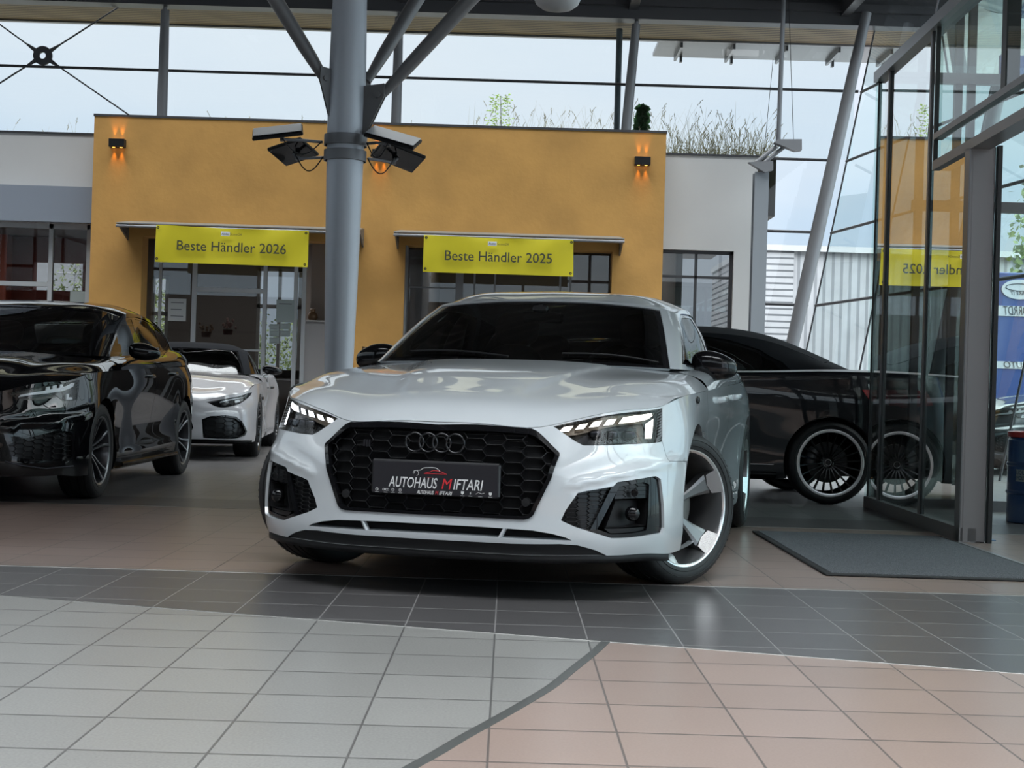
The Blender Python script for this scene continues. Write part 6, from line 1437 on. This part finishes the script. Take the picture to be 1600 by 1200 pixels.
    g=Geo();V=[q(1167,256),q(1205,254),q(1205,268),q(1192,272)];g.addf([p+[0,-.16,0] for p in V]+[p+[0,-.05,0] for p in V],[(0,3,2,1),(4,5,6,7),(0,1,5,4),(1,2,6,5),(2,3,7,6),(3,0,4,7)]);obj('lower_plate',g,st,t)
    g=Geo()
    for dx in (-5,8): g.tube([q(1186+dx,254),q(1218+dx,229)],.03,8)
    obj('link_bars',g,st,t)
    g=Geo();V=[q(1207,225),q(1213,220),q(1250,220),q(1250,237),q(1240,238)];g.addf([p+[0,-.14,0] for p in V]+[p+[0,0,0] for p in V],[(0,4,3,2,1),(5,6,7,8,9),(0,1,6,5),(1,2,7,6),(2,3,8,7),(3,4,9,8),(4,0,5,9)]);obj('upper_plate',g,st,t)
    g=Geo();p=q(1216,222);p2=q(1225,-12);g.tube([p,p2],.034,10);obj('hanger_rod',g,pm('hanger_paint',(.16,.165,.175),.4,.2),t)
    g=Geo();g.tube([q(1240,220),q(1232,-10)],.005,5);g.tube([q(1194,238),q(1208,92)],.004,5);obj('wires',g,M['black_satin'],t)
    # pendant lamp dipping into the top of the view
    c=pt(871,-6,1,11);t=thing('pendant_lamp','white dish pendant lamp hanging at the top of the hall','lamp',tuple(c));obj('shade',Geo().lathe([(0,-.115),(.06,-.112),(.12,-.095),(.165,-.06),(.19,.0),(.19,.02),(.18,.02),(.15,.06),(.05,.12),(0,.13)],40),pm('lamp_white',(.50,.50,.50),.5),t)
    obj('cord',Geo().tube([(0,0,.12),(0,0,6.95-c[2])],.006,6),M['black_satin'],t)
    # cabinet, vase, books by the beige wall; notices on the glass
    yc=21.38;a=pt(472,500,1,yc);b=pt(549,502,1,yc);t=thing('sideboard','pale grey cabinet inside the left opening behind the column','cabinet',((a[0]+b[0])/2,yc+.21,0));w=(b[0]-a[0])/2
    obj('body',Geo().bbox((-w,-.18,0),(w,.18,a[2]-.02),.004),pm('cabinet_grey',(.30,.285,.28),.5),t);obj('worktop',Geo().bbox((-w-.02,-.20,a[2]-.02),(w+.02,.20,a[2]+.005),.004),pm('cabinet_top',(.40,.39,.38),.4),t)
    for s in (-1,1): d=obj('door',Geo().bbox((-w*.97 if s<0 else .008,-.20,.06),(-.008 if s<0 else w*.97,-.18,a[2]-.05),.003),pm('cabinet_door',(.33,.315,.31),.5),t);obj('handle',Geo().bbox((s*.05-.006,-.215,.62),(s*.05+.006,-.20,.76),.003),M['black_satin'],d)
    c=pt(487,500,1,yc+.1);tag(obj('vase',Geo().lathe([(0,.006),(.055,.006),(.078,.05),(.070,.10),(.036,.14),(.044,.175),(.036,.18),(.028,.14),(0,.13)],24,'z'),pm('vase_bronze',(.16,.09,.045),.35,.3),None,(c[0],yc+.2,a[2]+.0)),'small bronze bulbous vase standing on the pale cabinet','vase')
    t=thing('picture_panel','dark panel picture leaning on the cabinet right of the column','picture',(0,0,0));p=pt(544,483,1,yc+.3);obj('frame',Geo().box((p[0]-.05,yc+.30,a[2]+.006),(p[0]+.07,yc+.33,p[2]+.13)),pm('dark_red_frame',(.03,.015,.014),.5),t);obj('print',Geo().box((p[0]-.04,yc+.296,a[2]+.05),(p[0]+.06,yc+.30,p[2]+.08)),pm('print_brown',(.14,.05,.035),.6,noise=(9,.6)),t)
    YF=21.34;pw=pm('paper',(.46,.47,.47),.7);pg=pm('paper_grey',(.28,.32,.31),.7);gi=pm('ink_grey',(.10,.10,.11),.7)
    def sheet(name,x0,y0,x1,y1,mat,lab,grp=None,lines=0):
        a=pt(x0,y0,1,YF-.02);b=pt(x1,y1,1,YF-.02);o=tag(obj(name,Geo().box((a[0],YF-.014,b[2]),(b[0],YF-.010,a[2])),mat),lab,'notice',grp)
        g=Geo();W_=b[0]-a[0];H=a[2]-b[2]
        for k in range(lines): z=a[2]-H*(.2+.6*k/max(lines-1,1));g.box((a[0]+W_*.15,YF-.0155,z),(b[0]-W_*(.15+.1*(k%2)),YF-.0145,z+H*.035))
        if lines: obj('printed_lines',g,gi,o)
        return o
    sheet('framed_notice',263,466,290,502,pw,'framed white notice on the glass left of the white roadster',None,3)
    sheet('poster_sheet',432,468,459,504,pg,'large pale sheet taped to the glass door by the column','',1)
    for k,(x,y,l) in enumerate(((421,506,'top left'),(438,505,'top right'),(421,516,'middle left'),(438,516,'middle right'),(421,527,'bottom'))): sheet('certificate',x,y,x+15,y+10,pg,'small grey certificate on the glass door, %s of the five'%l,'certificates on the glass door',2)
    YL=21.60;a=pt(110,455,1,YL);b=pt(135,470,1,YL);tag(obj('notice_sheet',Geo().box((a[0],YL-.01,b[2]-.1),(b[0],YL-.005,a[2])),pg),'pale sheet on the left office window above the black hatchback','notice')
    # desk things behind the glass
    for px,pz,lab,kd in ((322,516,'dark plant pot with flowers behind the office glass','flowers'),(356,512,'red and white trophies standing behind the office glass','trophy')):
        c=pt(px,pz+6,1,22.6);t=thing('desk_'+kd,lab,kd,(c[0],22.6,c[2]-.05));random.seed(px);g=Geo();g.lathe([(0,0),(.07,0),(.08,.08),(0,.08)],12);obj('pot',g,pm('dark_red_pot',(.08,.02,.02),.5),t);g=Geo()
        for k in range(16): blob((random.uniform(-.12,.12),random.uniform(-.05,.05),.08+random.uniform(0,.14 if kd=='flowers' else .2)),(.022,.022,.026),2,8,6,g)
        obj('blossoms' if kd=='flowers' else 'cups',g,pm('blossom_'+kd,(.25,.16,.10) if kd=='flowers' else (.40,.25,.24),.5,noise=(20,.6)),t)
    d=pt(340,533,1,22.7);t=thing('office_desk','long dark desk behind the office glass','desk',(0,0,0));obj('top',Geo().box((-5.1,22.3,.98),(-1.6,23.1,1.02)),pm('desk_dark',(.10,.07,.06),.5),t);obj('panel',Geo().box((-5.1,22.32,0.005),(-1.6,22.36,.98)),pm('desk_dark',(.10,.07,.06),.5),t)
def leaf_geo(g,c,d,n,l,w,m=0):
    c=np.array(c,float);d=np.array(d,float);s=np.cross(d,n);s/=max(np.linalg.norm(s),1e-6);g.add([c,c+d*l*.5+s*w*.5,c+d*l,c+d*l*.5-s*w*.5],[(0,1,2,3)],None,m)
def leafy(name,col):
    m=bpy.data.materials.new(name);m.use_nodes=True;nt=m.node_tree;nt.nodes.clear();o=nd(nt,'ShaderNodeOutputMaterial');d=nd(nt,'ShaderNodeBsdfDiffuse');t=nd(nt,'ShaderNodeBsdfTranslucent');x=nd(nt,'ShaderNodeMixShader')
    d.inputs[0].default_value=(*col,1);t.inputs[0].default_value=(*col,1);x.inputs[0].default_value=.55;nt.links.new(d.outputs[0],x.inputs[1]);nt.links.new(t.outputs[0],x.inputs[2]);nt.links.new(x.outputs[0],o.inputs[0]);return m
def build_plants():
    rnd=random.Random(11);dry=leafy('dry_grass',(.36,.34,.25));grn=leafy('green_leaf',(.50,.68,.22));dkg=leafy('dark_leaf',(.05,.12,.05));soil=pm('roof_soil',(.10,.09,.06),.95)
    struct('roof_left_offices',Geo().box((-14,21.84,3.6),(4.0,27.6,4.50)),soil)
    def blades(x0,x1,n,hmin,hmax,y0,y1,z,g):
        for _ in range(n):
            x=rnd.uniform(x0,x1);y=rnd.uniform(y0,y1);h=rnd.uniform(hmin,hmax)*(.5+.5*rnd.random());b=rnd.uniform(-.35,.45)*h;P=[(x+b*t*t,y,z+h*t) for t in np.linspace(0,1,5)]
            w=.0026+.0016*rnd.random();g.add([(p[0]-w*(1-i/5),p[1],p[2]) for i,p in enumerate(P)]+[(p[0]+w*(1-i/5),p[1],p[2]) for i,p in enumerate(P)],[(i,i+5,i+6,i+1) for i in range(4)])
            if rnd.random()<.45:
                p=np.array(P[-1]);d=np.array([b*2,0,h])/max(h,.01);d/=np.linalg.norm(d)
                for k in range(7): leaf_geo(g,p-d*.016*k,d+np.array([rnd.uniform(-.5,.5),0,0]),(0,1,0),.035,.010)
    g=Geo();blades(-14,-6.2,120,.1,.5,22.2,23.5,4.45,g);blades(-6,-2.2,300,.10,.60,22.2,23.2,4.5,g);blades(-2.4,0,170,.12,.55,22.2,23.2,4.5,g);blades(-.8,2.6,380,.2,1.05,22.2,23.2,4.5,g)
    tag(obj('roof_grass',g,dry),'dry feathery grasses growing on the roof above the ochre wall','grass',kind='stuff')
    zr=pt(1110,244,1,21.5)[2]-.05;g=Geo();blades(2.4,4.05,520,.2,1.05,21.95,22.8,zr,g)
    for _ in range(700): 
        x=rnd.uniform(2.4,4.0);leaf_geo(g,(x,rnd.uniform(21.9,22.6),zr+rnd.uniform(.0,.30)),(rnd.uniform(-1,1),0,rnd.uniform(-.3,1)),(0,1,0),.05,.018)
    tag(obj('roof_grass',g,leafy('dry_grass_brown',(.30,.28,.17))),'dense tall dry grass on the roof above the white wall','grass',kind='stuff')
    def shoot(px,h,lab,mat,n,spread,base=4.5,y=22.5,l=.07,big=False):
        c=pt(px,200,1,y);t=thing('roof_plant',lab,'plant',(c[0],y,base-.02));obj('stem',Geo().tube([(0,0,0),(.02,0,h*.5),(0,0,h)],[.010,.008,.004],6),pm('stem_green',(.15,.18,.07),.7),t);g=Geo()
        for _ in range(n):
            z=h*(.12+.9*rnd.random());r=spread*(1.1-z/h*.55)*rnd.uniform(0 if big else .1,1)-(l*.5 if big else 0);a=rnd.uniform(0,2*pi);leaf_geo(g,(r*cos(a),r*sin(a)*.5,z+.08*r),(cos(a),sin(a)*.3,rnd.uniform(-.5,.3)),(rnd.uniform(-.6,.6),1,rnd.uniform(-.6,.6)),l,l*(.4 if not big else .9))
        obj('leaves',g,mat,t)
    shoot(781,.98,'tall light green leafy shoot on the roof left of the twin posts',grn,300,.27,l=.055)
    shoot(948,.42,'short light green leafy plant on the roof by the twin posts',grn,150,.26,l=.05)
    shoot(1003,.88,'dark green broad leaved plant on the roof right of the twin posts',dkg,330,.15,l=.11,big=True)
    shoot(812,.25,'low feathery green plant beside the tall light green shoot',pm('grey_leaf',(.20,.26,.16),.7),60,.18,l=.04)
def tree(x,y,r,h,lab,seed,grp='trees beyond the buildings',z0=-.05,col=(.10,.16,.05),n=4000):
    rnd=random.Random(seed);t=thing('tree',lab,'tree',(x,y,z0),0,grp);obj('trunk',Geo().tube([(0,0,0),(.1,0,h*.3),(0,.1,h*.6)],[r*.10,r*.08,r*.04],8),pm('bark',(.09,.07,.05),.9),t);g=Geo()
    C_=[(rnd.uniform(-.5,.5)*r,rnd.uniform(-.5,.5)*r,h*.62+rnd.uniform(-.25,.3)*h,r*rnd.uniform(.35,.6)) for _ in range(9)]
    for _ in range(n):
        c=rnd.choice(C_);v=Vector((rnd.gauss(0,1),rnd.gauss(0,1),rnd.gauss(0,1))).normalized()*c[3]*rnd.uniform(.75,1.05);s=r*.040*rnd.uniform(.6,1.2);d=Vector((rnd.gauss(0,1),rnd.gauss(0,1),rnd.gauss(0,1))).normalized();leaf_geo(g,(c[0]+v.x,c[1]+v.y,c[2]+v.z),d,v+Vector((.1,.2,.3)),s*1.6,s)
    obj('leaves',g,pm('tree_leaf_%d'%(int(col[0]*100)),col,.7,noise=(1.2,.4)),t)
def build_far():
    for i,(x,y,r,h,l,c) in enumerate(((-12.2,44,2.4,4.0,'bushy tree seen through the window of the left wing',(.13,.17,.06)),(-4.6,36,1.8,3.6,'leafy tree seen through the office window by the column',(.14,.19,.07)),(-7.8,38,1.8,2.6,'low tree seen through the narrow office window',(.13,.17,.06)),(9.7,52,1.0,6.8,'round tree rising above the ribbed metal building',(.10,.15,.06)),(11.5,26.0,2.6,5.0,'green tree behind the entrance lobby at the right edge',(.14,.19,.07)),(14.8,34,3.4,6.5,'large tree far behind the entrance lobby',(.12,.17,.06)))): tree(x,y,r,h,l,40+i,col=c)
    # lattice pylon
    c=pt(121,470,1,70);t=thing('power_pylon','thin lattice power pylon far away seen through the left office window','pylon',(c[0],70,-.05));dk=pm('pylon_steel',(.25,.26,.28),.5,.5);g=Geo();H=pt(121,418,1,70)[2]+.4
    for s in (-1,1): g.tube([(s*.55,0,0),(s*.12,0,H)],.03,5)
    for k in range(14): z=H*k/14;w=.55-.43*k/14;g.tube([(-w,0,z),(w-.03,0,z+H/14)],.018,4);g.tube([(w,0,z),(-w+.03,0,z+H/14)],.018,4)
    obj('mast',g,dk,t)
    for z in (.62,.76,.9): obj('crossarm',Geo().tube([(-1.0,0,H*z),(1.0,0,H*z)],.035,5),dk,t)
    # blue shop hoarding outside, read from behind
    y=20.0;a=pt(1553,425,1,y);t=thing('blue_sign_board','blue advertising board outside the lobby, its lettering seen mirrored','sign',(a[0],y,0));H=a[2]
    obj('board',Geo().bbox((0,0,.9),(3.2,.06,H),.01),pm('sign_blue',(.045,.085,.27),.4),t)
    k=2224/y;zz=lambda py:pt(1580,py,1,y)[2];xx=lambda px:pt(px,500,1,y)[0]-a[0];wb=pm('sign_white',(.62,.66,.70),.5);ik=pm('sign_ink',(.06,.07,.09),.5)
    g=Geo();g.box((0.02,-.012,zz(494)),(3.1,-.002,zz(478)));g.box((0.02,-.012,zz(576)),(3.1,-.002,zz(565)));obj('white_strips',g,wb,t)
    cx=xx(1592);cz=zz(452);obj('oval',Geo().prism([(cx+.26*cos(2*pi*i/32),cz+.14*sin(2*pi*i/32)) for i in range(32)],-.012,-.002,'y'),wb,t)
    g=Geo();g.tube([(cx+.20*cos(2*pi*i/32),-.014,cz+.03+.05*sin(2*pi*i/32)) for i in range(32)],.006,5,closed=True);obj('oval_emblem',g,ik,t)
    for s,x,z,w,h in (('GM-TORRDT',xx(1602),(zz(494)+zz(478))/2,.62,.14),('AUTO',xx(1590),(zz(576)+zz(565))/2,.36,.10),('MAKE IT',cx,cz-.055,.26,.06)):
        q=text_geo(s,h*1.3,.002,.2,width=w);q.xf(Matrix.Diagonal((-1,1,1,1)));q.xf(Matrix.Translation((x,-.016,z)));obj('lettering',q,ik,t)
setup_mats()
build_floor();build_shell();build_offices();build_outside();build_vestibule()
build_white_car((-.050,6.517,0),-radians(14.1))
build_black_hatch((-3.655,9.72,0),radians(.8))
build_white_roadster((-3.69,15.62,0),radians(5.2))
build_blue_black_cabriolet((2.53-2.84,12.03,0),-pi/2)
build_black_hatch((6.35,17.2,0),-pi/2+.1,'rim_dark' if 0 else 'grey_paint','dark grey parked car seen outside through the lobby glass at the right edge')
build_front_things();build_plants();build_far()
